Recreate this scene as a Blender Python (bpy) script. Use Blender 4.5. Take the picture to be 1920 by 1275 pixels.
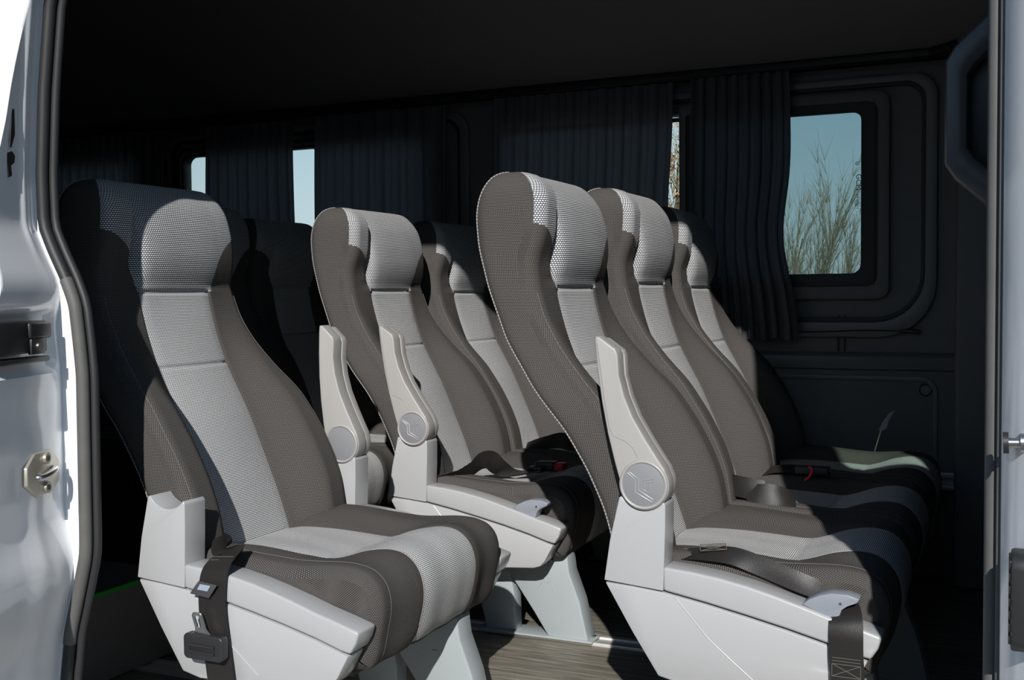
import bpy, bmesh, math, random
import numpy as np
from mathutils import Vector, Matrix

random.seed(7); RNG = np.random.RandomState(11)
scene = bpy.context.scene
for o in list(bpy.data.objects): bpy.data.objects.remove(o)
COL = scene.collection

# ------------------------------------------------------------------ camera
# van frame: +X towards the cab, +Y into the van, Z up, rear floor at z = 0
cd = bpy.data.cameras.new('camera'); cam = bpy.data.objects.new('camera', cd); COL.objects.link(cam)
R_ = Vector((0.91115014, 0.41196300, -0.00958687)); U_ = Vector((-0.00879246, 0.04269560, 0.99904944))
A_ = Vector((-0.41198072, 0.91019974, -0.04252427))
mw = Matrix.Identity(4)
for i in range(3):
    mw[i][0] = R_[i]; mw[i][1] = U_[i]; mw[i][2] = -A_[i]
mw[0][3], mw[1][3], mw[2][3] = 1.12567, -1.41061, 0.76949
cam.matrix_world = mw
cd.sensor_width = 36.0; cd.lens = 2060.0 / 1920 * 36; cd.clip_start = 0.02; cd.clip_end = 500
scene.camera = cam

# ------------------------------------------------------------------ world, sun, exposure
SUN = Vector((0.35, -1.0, 0.62)).normalized()
w = bpy.data.worlds.new('sky'); scene.world = w; w.use_nodes = True
nt = w.node_tree; nt.nodes.clear()
wo = nt.nodes.new('ShaderNodeOutputWorld'); bg = nt.nodes.new('ShaderNodeBackground')
# hazy clear sky: pale at the horizon, deeper blue overhead, the same all round
tcw = nt.nodes.new('ShaderNodeTexCoord'); sep = nt.nodes.new('ShaderNodeSeparateXYZ'); ramp = nt.nodes.new('ShaderNodeValToRGB')
nt.links.new(tcw.outputs['Generated'], sep.inputs[0]); nt.links.new(sep.outputs['Z'], ramp.inputs[0])
els = ramp.color_ramp.elements
els[0].position = 0.0; els[0].color = (0.86, 0.95, 0.98, 1); els[1].position = 1.0; els[1].color = (0.075, 0.16, 0.36, 1)
for p_, c_ in ((0.10, (0.70, 0.87, 0.95)), (0.22, (0.46, 0.70, 0.88)), (0.42, (0.24, 0.38, 0.57)), (0.70, (0.11, 0.22, 0.44))):
    e_ = els.new(p_); e_.color = (*c_, 1)
bg.inputs['Strength'].default_value = 0.85
nt.links.new(ramp.outputs[0], bg.inputs[0]); nt.links.new(bg.outputs[0], wo.inputs[0])
sd = bpy.data.lights.new('sun', 'SUN'); sd.energy = 4.8; sd.angle = 0.0093; sd.color = (1.0, 0.975, 0.945)
sun = bpy.data.objects.new('sun', sd); COL.objects.link(sun); sun.location = SUN * 20
sun.rotation_euler = (-SUN).to_track_quat('-Z', 'Y').to_euler()
vs = scene.view_settings
vs.view_transform = 'Standard'; vs.look = 'None'; vs.exposure = 0.0; vs.gamma = 1.0; vs.use_curve_mapping = False

# ------------------------------------------------------------------ materials
def new_mat(name):
    m = bpy.data.materials.new(name); m.use_nodes = True
    n = m.node_tree; b = n.nodes['Principled BSDF']
    return m, n, b
def plain(name, col, rough=0.5, metal=0.0, coat=0.0, spec=0.5, noise=0.0, nscale=40.0, bump=0.0, bscale=300.0):
    m, n, b = new_mat(name)
    b.inputs['Base Color'].default_value = (*col, 1); b.inputs['Roughness'].default_value = rough
    b.inputs['Metallic'].default_value = metal; b.inputs['Coat Weight'].default_value = coat
    b.inputs['Coat Roughness'].default_value = 0.08
    b.inputs['Specular IOR Level'].default_value = spec
    tc = n.nodes.new('ShaderNodeTexCoord')
    if noise:
        t = n.nodes.new('ShaderNodeTexNoise'); t.inputs['Scale'].default_value = nscale; t.inputs['Detail'].default_value = 5
        r = n.nodes.new('ShaderNodeMix'); r.data_type = 'RGBA'
        r.inputs['A'].default_value = (*[c * (1 - noise) for c in col], 1)
        r.inputs['B'].default_value = (*[min(1, c * (1 + noise)) for c in col], 1)
        n.links.new(tc.outputs['Object'], t.inputs['Vector']); n.links.new(t.outputs['Fac'], r.inputs['Factor'])
        n.links.new(r.outputs['Result'], b.inputs['Base Color'])
    if bump:
        t = n.nodes.new('ShaderNodeTexNoise'); t.inputs['Scale'].default_value = bscale; t.inputs['Detail'].default_value = 3
        k = n.nodes.new('ShaderNodeBump'); k.inputs['Strength'].default_value = bump; k.inputs['Distance'].default_value = 0.001
        n.links.new(tc.outputs['Object'], t.inputs['Vector']); n.links.new(t.outputs['Fac'], k.inputs['Height'])
        n.links.new(k.outputs['Normal'], b.inputs['Normal'])
    return m
def mth(n, op, a=None, b=None, c=None):
    k = n.nodes.new('ShaderNodeMath'); k.operation = op
    for i, v in enumerate((a, b, c)):
        if v is None: continue
        if isinstance(v, (int, float)): k.inputs[i].default_value = v
        else: n.links.new(v, k.inputs[i])
    return k.outputs[0]
def weave(name, dark, light, pu, pv, lo=0.2, hi=0.6, bump=0.5, var=0.2):
    """woven cloth: staggered rows of raised threads, in metres of the UV map"""
    m, n, b = new_mat(name)
    uv = n.nodes.new('ShaderNodeUVMap'); uv.uv_map = 'UVMap'
    s = n.nodes.new('ShaderNodeSeparateXYZ'); n.links.new(uv.outputs[0], s.inputs[0])
    v = mth(n, 'DIVIDE', s.outputs['Y'], pv); row = mth(n, 'FLOOR', v)
    odd = mth(n, 'MULTIPLY', mth(n, 'MODULO', row, 2.0), 0.5)
    u = mth(n, 'ADD', mth(n, 'DIVIDE', s.outputs['X'], pu), odd)
    cu = mth(n, 'MULTIPLY_ADD', mth(n, 'COSINE', mth(n, 'MULTIPLY', u, 2 * math.pi)), 0.5, 0.5)
    fv = mth(n, 'SUBTRACT', mth(n, 'FRACT', v), 0.5)
    cv = mth(n, 'MULTIPLY_ADD', mth(n, 'COSINE', mth(n, 'MULTIPLY', fv, 2 * math.pi)), 0.5, 0.5)
    d = mth(n, 'MULTIPLY', mth(n, 'POWER', cu, 0.6), cv)
    mr = n.nodes.new('ShaderNodeMapRange'); mr.interpolation_type = 'SMOOTHSTEP'
    mr.inputs['From Min'].default_value = lo; mr.inputs['From Max'].default_value = hi
    n.links.new(d, mr.inputs['Value'])
    mx = n.nodes.new('ShaderNodeMix'); mx.data_type = 'RGBA'
    mx.inputs['A'].default_value = (*dark, 1); mx.inputs['B'].default_value = (*light, 1)
    n.links.new(mr.outputs[0], mx.inputs['Factor'])
    t = n.nodes.new('ShaderNodeTexNoise'); t.inputs['Scale'].default_value = 420; t.inputs['Detail'].default_value = 3
    n.links.new(uv.outputs[0], t.inputs['Vector'])
    f = mth(n, 'MULTIPLY_ADD', t.outputs['Fac'], 2 * var, 1 - var)
    vm = n.nodes.new('ShaderNodeVectorMath'); vm.operation = 'SCALE'
    n.links.new(mx.outputs['Result'], vm.inputs[0]); n.links.new(f, vm.inputs['Scale'])
    n.links.new(vm.outputs[0], b.inputs['Base Color'])
    b.inputs['Roughness'].default_value = 0.92; b.inputs['Specular IOR Level'].default_value = 0.15
    k = n.nodes.new('ShaderNodeBump'); k.inputs['Strength'].default_value = bump; k.inputs['Distance'].default_value = 0.0008
    n.links.new(mr.outputs[0], k.inputs['Height']); n.links.new(k.outputs['Normal'], b.inputs['Normal'])
    return m
def glass(name, tint):
    m = bpy.data.materials.new(name); m.use_nodes = True; n = m.node_tree; n.nodes.clear()
    o = n.nodes.new('ShaderNodeOutputMaterial'); mx = n.nodes.new('ShaderNodeMixShader')
    t = n.nodes.new('ShaderNodeBsdfTransparent'); t.inputs[0].default_value = (*tint, 1)
    g = n.nodes.new('ShaderNodeBsdfGlossy'); g.inputs['Roughness'].default_value = 0.02
    f = n.nodes.new('ShaderNodeFresnel'); f.inputs[0].default_value = 1.45
    n.links.new(f.outputs[0], mx.inputs[0]); n.links.new(t.outputs[0], mx.inputs[1]); n.links.new(g.outputs[0], mx.inputs[2])
    n.links.new(mx.outputs[0], o.inputs[0]); return m
def curtain_mat(name, col, trans):
    m = bpy.data.materials.new(name); m.use_nodes = True; n = m.node_tree; n.nodes.clear()
    o = n.nodes.new('ShaderNodeOutputMaterial'); a = n.nodes.new('ShaderNodeAddShader')
    d = n.nodes.new('ShaderNodeBsdfDiffuse'); t = n.nodes.new('ShaderNodeBsdfTranslucent')
    tx = n.nodes.new('ShaderNodeTexNoise'); tx.inputs['Scale'].default_value = 500
    mx = n.nodes.new('ShaderNodeMix'); mx.data_type = 'RGBA'
    mx.inputs['A'].default_value = (*[c * 0.75 for c in col], 1); mx.inputs['B'].default_value = (*[c * 1.25 for c in col], 1)
    tc = n.nodes.new('ShaderNodeTexCoord'); n.links.new(tc.outputs['Object'], tx.inputs['Vector'])
    n.links.new(tx.outputs['Fac'], mx.inputs['Factor']); n.links.new(mx.outputs['Result'], d.inputs[0])
    t.inputs[0].default_value = (*trans, 1)
    n.links.new(d.outputs[0], a.inputs[0]); n.links.new(t.outputs[0], a.inputs[1]); n.links.new(a.outputs[0], o.inputs[0])
    return m

DARK = weave('dark_weave', (0.038, 0.035, 0.033), (0.176, 0.163, 0.153), 0.0034, 0.0028, 0.15, 0.75)
GREYW = weave('grey_weave', (0.095, 0.100, 0.112), (0.82, 0.815, 0.80), 0.0042, 0.0030, 0.06, 0.48)
HEADW = weave('headrest_weave', (0.065, 0.072, 0.088), (0.74, 0.735, 0.72), 0.0050, 0.0036, 0.10, 0.52)
STITCH = weave('stitch_thread', (0.08, 0.074, 0.07), (0.34, 0.325, 0.31), 0.006, 0.004, 0.1, 0.4)
STITCHW = weave('white_stitch', (0.25, 0.24, 0.23), (0.95, 0.94, 0.92), 0.005, 0.02, 0.1, 0.4)
PLASTIC = plain('light_grey_plastic', (0.405, 0.407, 0.411), 0.30, coat=0.25, noise=0.02, nscale=8)
ARMP = plain('warm_grey_soft_plastic', (0.365, 0.352, 0.335), 0.42, noise=0.02, nscale=15, bump=0.15, bscale=900)
CAPP = plain('slate_grey_cap', (0.225, 0.228, 0.240), 0.45)
EMB = plain('emblem_grey', (0.29, 0.295, 0.305), 0.35)
LEVER = plain('blue_grey_plastic', (0.25, 0.272, 0.31), 0.35, coat=0.2)
LEGM = plain('grey_powder_paint', (0.335, 0.37, 0.38), 0.35, noise=0.03, nscale=12)
STRAP = plain('black_webbing', (0.020, 0.018, 0.017), 0.36, spec=0.30, bump=0.25, bscale=900)
BLACKP = plain('black_plastic', (0.022, 0.022, 0.023), 0.42)
REDP = plain('red_plastic', (0.50, 0.012, 0.012), 0.4)
REDT = plain('pink_red_cord', (0.75, 0.03, 0.07), 0.6)
STEEL = plain('bright_steel', (0.62, 0.61, 0.58), 0.28, metal=1.0)
ZINC = plain('zinc_plate', (0.55, 0.52, 0.44), 0.42, metal=0.7, noise=0.1, nscale=60)
ALU = plain('aluminium', (0.72, 0.70, 0.67), 0.38, metal=0.55, noise=0.05, nscale=80)
PAINT = plain('white_body_paint', (0.87, 0.885, 0.90), 0.22, coat=0.7, noise=0.015, nscale=10)
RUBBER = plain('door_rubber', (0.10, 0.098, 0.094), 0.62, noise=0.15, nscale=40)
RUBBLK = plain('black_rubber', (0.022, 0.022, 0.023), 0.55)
TRIM = plain('charcoal_trim', (0.125, 0.120, 0.120), 0.55, noise=0.1, nscale=25, bump=0.25, bscale=600)
TRIM2 = plain('charcoal_trim_smooth', (0.14, 0.135, 0.137), 0.40)
GASKET = plain('window_gasket', (0.010, 0.010, 0.011), 0.5)
HEADL = plain('headliner_cloth', (0.17, 0.16, 0.16), 0.95, noise=0.12, nscale=200)
GREENT = plain('green_tape', (0.01, 0.30, 0.03), 0.6)
TAGM = plain('belt_tag', (0.05, 0.05, 0.055), 0.6)
TAGW = plain('pale_print', (0.30, 0.35, 0.42), 0.6)
ASPH = plain('asphalt', (0.10, 0.098, 0.095), 0.95, noise=0.25, nscale=3)
BARK = plain('bare_twig_bark', (0.10, 0.085, 0.055), 0.9, noise=0.3, nscale=2)
TWIG = plain('pale_twigs', (0.22, 0.19, 0.11), 0.9)
LEAF = plain('autumn_leaf', (0.42, 0.22, 0.08), 0.8, noise=0.3, nscale=2)
GLASS_L = glass('clear_tinted_glass', (0.93, 0.97, 0.97))
GLASS_D = glass('dark_tinted_glass', (0.62, 0.70, 0.72))
GLASS_G = glass('green_cab_glass', (0.80, 0.92, 0.85))
CURT = curtain_mat('charcoal_curtain', (0.085, 0.083, 0.086), (0.25, 0.26, 0.275))
def wood_floor():
    m, n, b = new_mat('wood_look_vinyl')
    tc = n.nodes.new('ShaderNodeTexCoord'); mp = n.nodes.new('ShaderNodeMapping')
    mp.inputs['Scale'].default_value = (4.0, 70.0, 1.0)
    n.links.new(tc.outputs['Object'], mp.inputs[0])
    t = n.nodes.new('ShaderNodeTexNoise'); t.inputs['Scale'].default_value = 1.6; t.inputs['Detail'].default_value = 9
    t.inputs['Roughness'].default_value = 0.7; t.inputs['Distortion'].default_value = 0.6
    n.links.new(mp.outputs[0], t.inputs['Vector'])
    r = n.nodes.new('ShaderNodeValToRGB'); r.color_ramp.elements[0].position = 0.33; r.color_ramp.elements[1].position = 0.68
    r.color_ramp.elements[0].color = (0.055, 0.050, 0.040, 1); r.color_ramp.elements[1].color = (0.29, 0.265, 0.215, 1)
    n.links.new(t.outputs['Fac'], r.inputs[0]); n.links.new(r.outputs[0], b.inputs['Base Color'])
    b.inputs['Roughness'].default_value = 0.5
    k = n.nodes.new('ShaderNodeBump'); k.inputs['Strength'].default_value = 0.25; k.inputs['Distance'].default_value = 0.001
    n.links.new(t.outputs['Fac'], k.inputs['Height']); n.links.new(k.outputs['Normal'], b.inputs['Normal'])
    return m
WOOD = wood_floor()

# ------------------------------------------------------------------ mesh helpers
def mesh(name, verts, faces, mat, uv=None, smooth=True, sharp=45):
    me = bpy.data.meshes.new(name)
    me.from_pydata([tuple(v) for v in verts], [], [tuple(f) for f in faces])
    me.materials.append(mat)
    if uv is not None:
        l = me.uv_layers.new(name='UVMap')
        for p in me.polygons:
            for li in p.loop_indices: l.data[li].uv = uv[me.loops[li].vertex_index]
    if smooth:
        me.polygons.foreach_set('use_smooth', [True] * len(me.polygons))
        me.set_sharp_from_angle(angle=math.radians(sharp))
    me.update(); return me
def bm_mesh(name, bm, mat, smooth=True, sharp=40):
    bmesh.ops.recalc_face_normals(bm, faces=bm.faces)
    me = bpy.data.meshes.new(name); bm.to_mesh(me); bm.free(); me.materials.append(mat)
    if smooth:
        me.polygons.foreach_set('use_smooth', [True] * len(me.polygons))
        me.set_sharp_from_angle(angle=math.radians(sharp))
    return me
def ob(name, me, parent=None, loc=(0, 0, 0), rot=(0, 0, 0), label=None):
    o = bpy.data.objects.new(name, me); COL.objects.link(o); o.location = loc; o.rotation_euler = rot
    if parent is not None: o.parent = parent
    if label: o['label'] = label
    return o
def empty(name, loc=(0, 0, 0), rz=0):
    o = bpy.data.objects.new(name, None); COL.objects.link(o); o.location = loc; o.rotation_euler = (0, 0, rz)
    o.empty_display_size = 0.05; return o
def tag(o, label, cat, group=None):
    o['label'] = label; o['category'] = cat
    if group: o['group'] = group
    return o
def struct(o, label=None, cat=None):
    o['kind'] = 'structure'
    if label: o['label'] = label
    if cat: o['category'] = cat
    return o
def bev(bm, off, seg=2, ang=35):
    if off <= 0: return
    es = [e for e in bm.edges if len(e.link_faces) == 2 and e.calc_face_angle(0) > math.radians(ang)]
    bmesh.ops.bevel(bm, geom=es, offset=off, segments=seg, profile=0.5, affect='EDGES', clamp_overlap=True)
def P3(axis, a, p, q):
    return (a, p, q) if axis == 'x' else (p, a, q) if axis == 'y' else (p, q, a)
def prism_bm(poly, a0, a1, axis='y', bevel=0.003, seg=2):
    bm = bmesh.new(); n = len(poly)
    f0 = [bm.verts.new(P3(axis, a0, *p)) for p in poly]; f1 = [bm.verts.new(P3(axis, a1, *p)) for p in poly]
    bm.faces.new(f0); bm.faces.new(f1[::-1])
    for i in range(n): bm.faces.new((f0[i], f1[i], f1[(i + 1) % n], f0[(i + 1) % n]))
    bmesh.ops.recalc_face_normals(bm, faces=bm.faces)
    bev(bm, bevel, seg); return bm
def prism(name, poly, a0, a1, mat, axis='y', bevel=0.003, seg=2):
    return bm_mesh(name, prism_bm(poly, a0, a1, axis, bevel, seg), mat)
def box(name, x0, x1, y0, y1, z0, z1, mat, bevel=0.003, seg=2):
    return prism(name, [(x0, z0), (x1, z0), (x1, z1), (x0, z1)], y0, y1, mat, 'y', bevel, seg)
def tube(name, pts, r, mat, n=8, closed=False, rs=None):
    pts = [Vector(p) for p in pts]; V = []; F = []; UV = []; N = len(pts); L = 0; s = None
    for i, p in enumerate(pts):
        a = pts[i - 1] if (i > 0 or closed) else p; b = pts[(i + 1) % N] if (i < N - 1 or closed) else p
        t = (b - a).normalized()
        if s is None:
            ref = Vector((0, 0, 1)) if abs(t.z) < 0.8 else Vector((1, 0, 0)); s = t.cross(ref)
        s = s - t * s.dot(t); s.normalize(); u = s.cross(t).normalized()
        if i: L += (p - pts[i - 1]).length
        rr = rs[i] if rs else r
        for k in range(n):
            an = 2 * math.pi * k / n
            V.append(p + (s * math.cos(an) + u * math.sin(an)) * rr); UV.append((L, k / n * 6.28 * rr))
    for i in range(N if closed else N - 1):
        for k in range(n):
            a = i * n + k; b = i * n + (k + 1) % n; c = ((i + 1) % N) * n + (k + 1) % n; d = ((i + 1) % N) * n + k
            F.append((a, b, c, d))
    if not closed:
        F.append(tuple(range(n))[::-1]); F.append(tuple((N - 1) * n + k for k in range(n)))
    return mesh(name, V, F, mat, uv=UV)
def cyl(name, c0, c1, r, mat, n=20, r1=None):
    return tube(name, [c0, c1], r, mat, n=n, rs=[r, r if r1 is None else r1])
def spline(pts, m=6):
    """Catmull-Rom through the points"""
    P = [np.array(p, float) for p in pts]; P = [2 * P[0] - P[1]] + P + [2 * P[-1] - P[-2]]; out = []
    for i in range(1, len(P) - 2):
        for k in range(m):
            t = k / m
            out.append(0.5 * (2 * P[i] + (P[i + 1] - P[i - 1]) * t + (2 * P[i - 1] - 5 * P[i] + 4 * P[i + 1] - P[i + 2]) * t * t
                              + (3 * P[i] - P[i - 1] - 3 * P[i + 1] + P[i + 2]) * t ** 3))
    out.append(P[-2]); return out
def ribbon(name, pts, wv, width, mat, th=0.0016, m=6):
    """flat strap: points with a width direction for each"""
    S = spline(pts, m); Wd = spline(wv, m); V = []; F = []; k = 5
    N = len(S)
    for i in range(N):
        p = Vector(S[i]); t = Vector(S[min(i + 1, N - 1)]) - Vector(S[max(i - 1, 0)]); t.normalize()
        wd = Vector(Wd[i]); wd = (wd - t * wd.dot(t)).normalized(); nn = t.cross(wd).normalized()
        for j in range(k):
            f = j / (k - 1) - 0.5; V.append(p + wd * f * width + nn * (th / 2 - 0.0006 * abs(f) * 2))
        for j in range(k):
            f = 0.5 - j / (k - 1); V.append(p + wd * f * width - nn * (th / 2 - 0.0006 * abs(f) * 2))
    q = 2 * k
    for i in range(N - 1):
        for j in range(q): F.append((i * q + j, i * q + (j + 1) % q, (i + 1) * q + (j + 1) % q, (i + 1) * q + j))
    F.append(tuple(range(q))[::-1]); F.append(tuple((N - 1) * q + j for j in range(q)))
    return mesh(name, V, F, mat, sharp=60)
def rrect(x0, x1, z0, z1, r, n=8):
    """rounded rectangle loop; r one value or (bl, br, tr, tl)"""
    rs = r if isinstance(r, tuple) else (r,) * 4; out = []
    for (cx, cz, a0), q in zip(((x0, z0, math.pi), (x1, z0, 1.5 * math.pi), (x1, z1, 0), (x0, z1, 0.5 * math.pi)), rs):
        ccx = cx + q if cx == x0 else cx - q; ccz = cz + q if cz == z0 else cz - q
        for i in range(n + 1):
            a = a0 + math.pi / 2 * i / n; out.append((ccx + q * math.cos(a), ccz + q * math.sin(a)))
    return out
def ring(name, outer, inner, y0, y1, mat, bevel=0.002):
    bm = bmesh.new(); n = len(outer)
    L = [[bm.verts.new((p[0], y, p[1])) for p in lp] for lp, y in ((outer, y0), (inner, y0), (inner, y1), (outer, y1))]
    for a in range(4):
        A, B = L[a], L[(a + 1) % 4]
        for i in range(n): bm.faces.new((A[i], A[(i + 1) % n], B[(i + 1) % n], B[i]))
    bmesh.ops.recalc_face_normals(bm, faces=bm.faces); bev(bm, bevel, 2, 50)
    return bm_mesh(name, bm, mat)
def sheet_with_holes(name, outer, holes, y0, y1, mat):
    bm = bmesh.new()
    es = []
    for lp in [outer] + holes:
        vs_ = [bm.verts.new((p[0], y0, p[1])) for p in lp]
        es += [bm.edges.new((vs_[i], vs_[(i + 1) % len(vs_)])) for i in range(len(vs_))]
    r = bmesh.ops.triangle_fill(bm, use_beauty=True, use_dissolve=False, edges=es)
    fs = list(bm.faces)
    ex = bmesh.ops.extrude_face_region(bm, geom=fs)
    for v in ex['geom']:
        if isinstance(v, bmesh.types.BMVert): v.co.y = y1
    return bm_mesh(name, bm, mat, smooth=False)
def ss(a, b, x):
    t = np.clip((np.asarray(x, float) - a) / (b - a), 0, 1); return t * t * (3 - 2 * t)

def smooth_interp(z, pts, sig=0.012):
    zp = np.array([p[1] for p in pts]); xp = np.array([p[0] for p in pts])
    g = np.linspace(-2, 2, 9); wts = np.exp(-g * g / 2); wts /= wts.sum()
    return sum(wt * np.interp(np.asarray(z) + gg * sig, zp, xp) for wt, gg in zip(wts, g))
# ------------------------------------------------------------------ the van shell
WALLY = 1.72
struct(ob('ground', mesh('ground', [(-60, -60, -0.66), (60, -60, -0.66), (60, 90, -0.66), (-60, 90, -0.66)], [(0, 1, 2, 3)], ASPH, smooth=False)),
       'grey asphalt yard around the parked van', 'ground')
struct(ob('wall_sky_block', box('wall_sky_block', -22, 24, -12.4, -12.0, -0.66, 3.4, plain('sky_block_brown', (0.20, 0.17, 0.14), 0.9, noise=0.2, nscale=1.5), 0)), 'long plain unseen wall added behind the camera to block low sky light', 'wall')  # added wall, never in view: cuts the sky fill entering by the open door
struct(ob('floor', box('floor', -3.4, 1.10, -0.16, 1.76, -0.06, 0.0, WOOD, 0.002)), 'grey-brown wood-look vinyl floor of the van', 'floor')
struct(ob('floor_cab', box('floor_cab', 1.10, 2.2, -0.16, 1.76, -0.12, -0.02, TRIM, 0.002)), 'black floor of the cab', 'floor')

# far side wall: lower panel, upper panel pierced by the windows
def wall_far():
    w1 = rrect(-0.315, 0.790, 0.790, 1.285, 0.05); w2 = rrect(-1.610, -0.545, 0.790, 1.300, 0.035); w3 = rrect(-2.86, -1.745, 0.790, 1.300, 0.035)
    up = ob('wall_far', sheet_with_holes('wall_far', [(-3.4, 0.585), (1.02, 0.585), (1.02, 1.42), (-3.4, 1.42)], [w1, w2, w3], WALLY + 0.012, WALLY + 0.06, TRIM))
    struct(up, 'charcoal plastic lining of the far van side around the windows', 'wall')
    lo = ob('lower_lining', box('lower_lining', -3.4, 1.02, WALLY, WALLY + 0.06, 0.0, 0.553, TRIM, 0.004), up)
    lg = prism('ledge', [(WALLY - 0.012, 0.553), (WALLY + 0.05, 0.553), (WALLY + 0.05, 0.598), (WALLY + 0.004, 0.598), (WALLY - 0.010, 0.588)], -3.4, 1.02, TRIM2, 'x', 0.003)
    ob('ledge', lg, up)
    for k, (a, b) in enumerate(((-0.30, 0.955), (-1.70, -0.36))):
        o_ = rrect(a, b, 0.08, 0.535, (0.02, 0.045, 0.045, 0.02)); i_ = rrect(a + 0.012, b - 0.012, 0.092, 0.523, (0.014, 0.036, 0.036, 0.014))
        ob('panel_moulding', ring('panel_moulding', o_, i_, WALLY - 0.006, WALLY + 0.005, TRIM2, 0.002), up)
    ob('round_cap', tube('round_cap', [(0.924, WALLY - 0.006, 0.500), (0.924, WALLY + 0.004, 0.500)], 0.013, TRIM2, n=24), up)
    ob('round_cap_ring', tube('round_cap_ring', [(0.924 + 0.0155 * math.cos(t), WALLY - 0.002, 0.5 + 0.0155 * math.sin(t)) for t in np.linspace(0, 2 * math.pi, 28)[:-1]], 0.0018, GASKET, n=6, closed=True), up)
    for x in (0.695, 0.712):
        ob('panel_joint', box('panel_joint', x - 0.0018, x + 0.0018, WALLY + 0.006, WALLY + 0.014, 0.60, 0.70, GASKET, 0), up)
    ob('roof_joint_strip', box('roof_joint_strip', -3.4, 1.02, WALLY - 0.02, WALLY + 0.012, 1.375, 1.40, GASKET, 0.002), up)
    # window surround mouldings
    for (a, b, big) in ((-0.355, 0.950, 1), (-1.665, -0.435, 0), (-2.91, -1.71, 0)):
        rc = (0.10, 0.15, 0.06, 0.06)
        ob('window_surround', ring('window_surround', rrect(a, b, 0.640, 1.345, rc), rrect(a + 0.030, b - 0.030, 0.682, 1.325, tuple(q * 0.85 for q in rc)), WALLY - 0.006, WALLY + 0.02, TRIM2, 0.004), up)
        ob('surround_gasket', ring('surround_gasket', rrect(a + 0.028, b - 0.028, 0.680, 1.327, tuple(q * 0.86 for q in rc)), rrect(a + 0.040, b - 0.040, 0.694, 1.316, tuple(q * 0.8 for q in rc)), WALLY - 0.001, WALLY + 0.02, GASKET, 0.002), up)
    return up
WF = wall_far()
def window(n, x0, x1, z0, z1, mat, label, rad=0.03, fr=0.018):
    e = empty('window_%d' % n, (x0, WALLY, z0)); struct(e, label, 'window')
    def L(me, nm, lab=None):
        o = ob(nm, me, e, loc=(-x0, -WALLY, -z0)); 
        if lab: o['label'] = lab
        return o
    L(ring('window_frame', rrect(x0 - fr - 0.012, x1 + fr + 0.012, z0 - fr - 0.012, z1 + fr + 0.012, rad + fr), rrect(x0, x1, z0, z1, rad), WALLY + 0.004, WALLY + 0.05, GASKET, 0.003), 'window_frame')
    L(ring('frame_lip', rrect(x0 - fr, x1 + fr, z0 - fr, z1 + fr, rad + fr * 0.7), rrect(x0 - 0.006, x1 + 0.006, z0 - 0.006, z1 + 0.006, rad), WALLY - 0.002, WALLY + 0.006, TRIM2, 0.002), 'frame_lip')
    p = L(prism('pane', rrect(x0 - 0.008, x1 + 0.008, z0 - 0.008, z1 + 0.008, rad), WALLY + 0.040, WALLY + 0.045, mat, 'y', 0), 'pane')
    return e, L
W1, L1 = window(1, -0.295, 0.757, 0.814, 1.256, GLASS_L, 'front side window with a sliding tinted pane, behind the two front curtains')
W2, L2 = window(2, -1.585, -0.575, 0.814, 1.270, GLASS_L, 'middle side window behind the two middle curtains')
W3, L3 = window(3, -2.835, -1.775, 0.814, 1.270, GLASS_L, 'rearmost side window, only a bright sliver of it showing')
# sliding pane assembly of the front window
L1(prism('sliding_pane', rrect(0.30, 0.757, 0.812, 1.258, (0.01, 0.026, 0.026, 0.01)), WALLY + 0.030, WALLY + 0.034, GLASS_D, 'y', 0), 'sliding_pane', 'darker tinted sliding pane')
L1(ring('sliding_frame', rrect(0.26, 0.812, 0.768, 1.289, (0.01, 0.03, 0.03, 0.01)), rrect(0.30, 0.756, 0.815, 1.255, (0.01, 0.026, 0.026, 0.01)), WALLY - 0.008, WALLY + 0.028, GASKET, 0.004), 'sliding_frame')
L1(ring('sliding_frame_cover', rrect(0.25, 0.830, 0.745, 1.306, (0.01, 0.03, 0.035, 0.01)), rrect(0.27, 0.800, 0.780, 1.278, (0.01, 0.03, 0.03, 0.01)), WALLY - 0.012, WALLY + 0.004, TRIM, 0.003), 'sliding_frame_cover')
L1(box('frame_joint', 0.789, 0.792, WALLY - 0.0135, WALLY - 0.010, 0.782, 1.276, GASKET, 0), 'frame_joint')
# maker's stamp printed along the edge of the pane
def text_mesh(body, size, mat):
    c = bpy.data.curves.new('t', 'FONT'); c.body = body; c.size = size; c.align_x = 'LEFT'
    o = bpy.data.objects.new('t', c); COL.objects.link(o)
    dg = bpy.context.evaluated_depsgraph_get(); me = bpy.data.meshes.new_from_object(o.evaluated_get(dg))
    bpy.data.objects.remove(o); me.materials.clear(); me.materials.append(mat); return me
def stamp(body, size, x, z):
    o = ob('pane_lettering', text_mesh(body, size, GASKET), W1); o.parent = W1
    o.matrix_local = Matrix.Translation((x + 0.295, 0.0285, z - 0.814)) @ Matrix.Rotation(math.pi / 2, 4, 'Z') @ Matrix.Rotation(math.pi / 2, 4, 'X') @ Matrix.Identity(4)
    # lettering runs down the pane edge, facing the cabin
    o.matrix_local = Matrix.Translation((x + 0.295, 0.0285, z - 0.814)) @ Matrix(((0, 1, 0, 0), (0, 0, -1, 0), (-1, 0, 0, 0), (0, 0, 0, 1)))
    return o
stamp('GCM', 0.020, 0.7395, 1.088); stamp('E1 43R-000014', 0.0085, 0.7405, 1.045); stamp('AS2  M412', 0.0075, 0.7475, 1.010)
eo = tube('pane_emblem', [(0.742 + 0.0045 * math.cos(t), WALLY + 0.0285, 1.117 + 0.0045 * math.sin(t)) for t in np.linspace(0, 2 * math.pi, 20)[:-1]], 0.0007, GASKET, n=5, closed=True)
L1(eo, 'pane_emblem')
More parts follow.
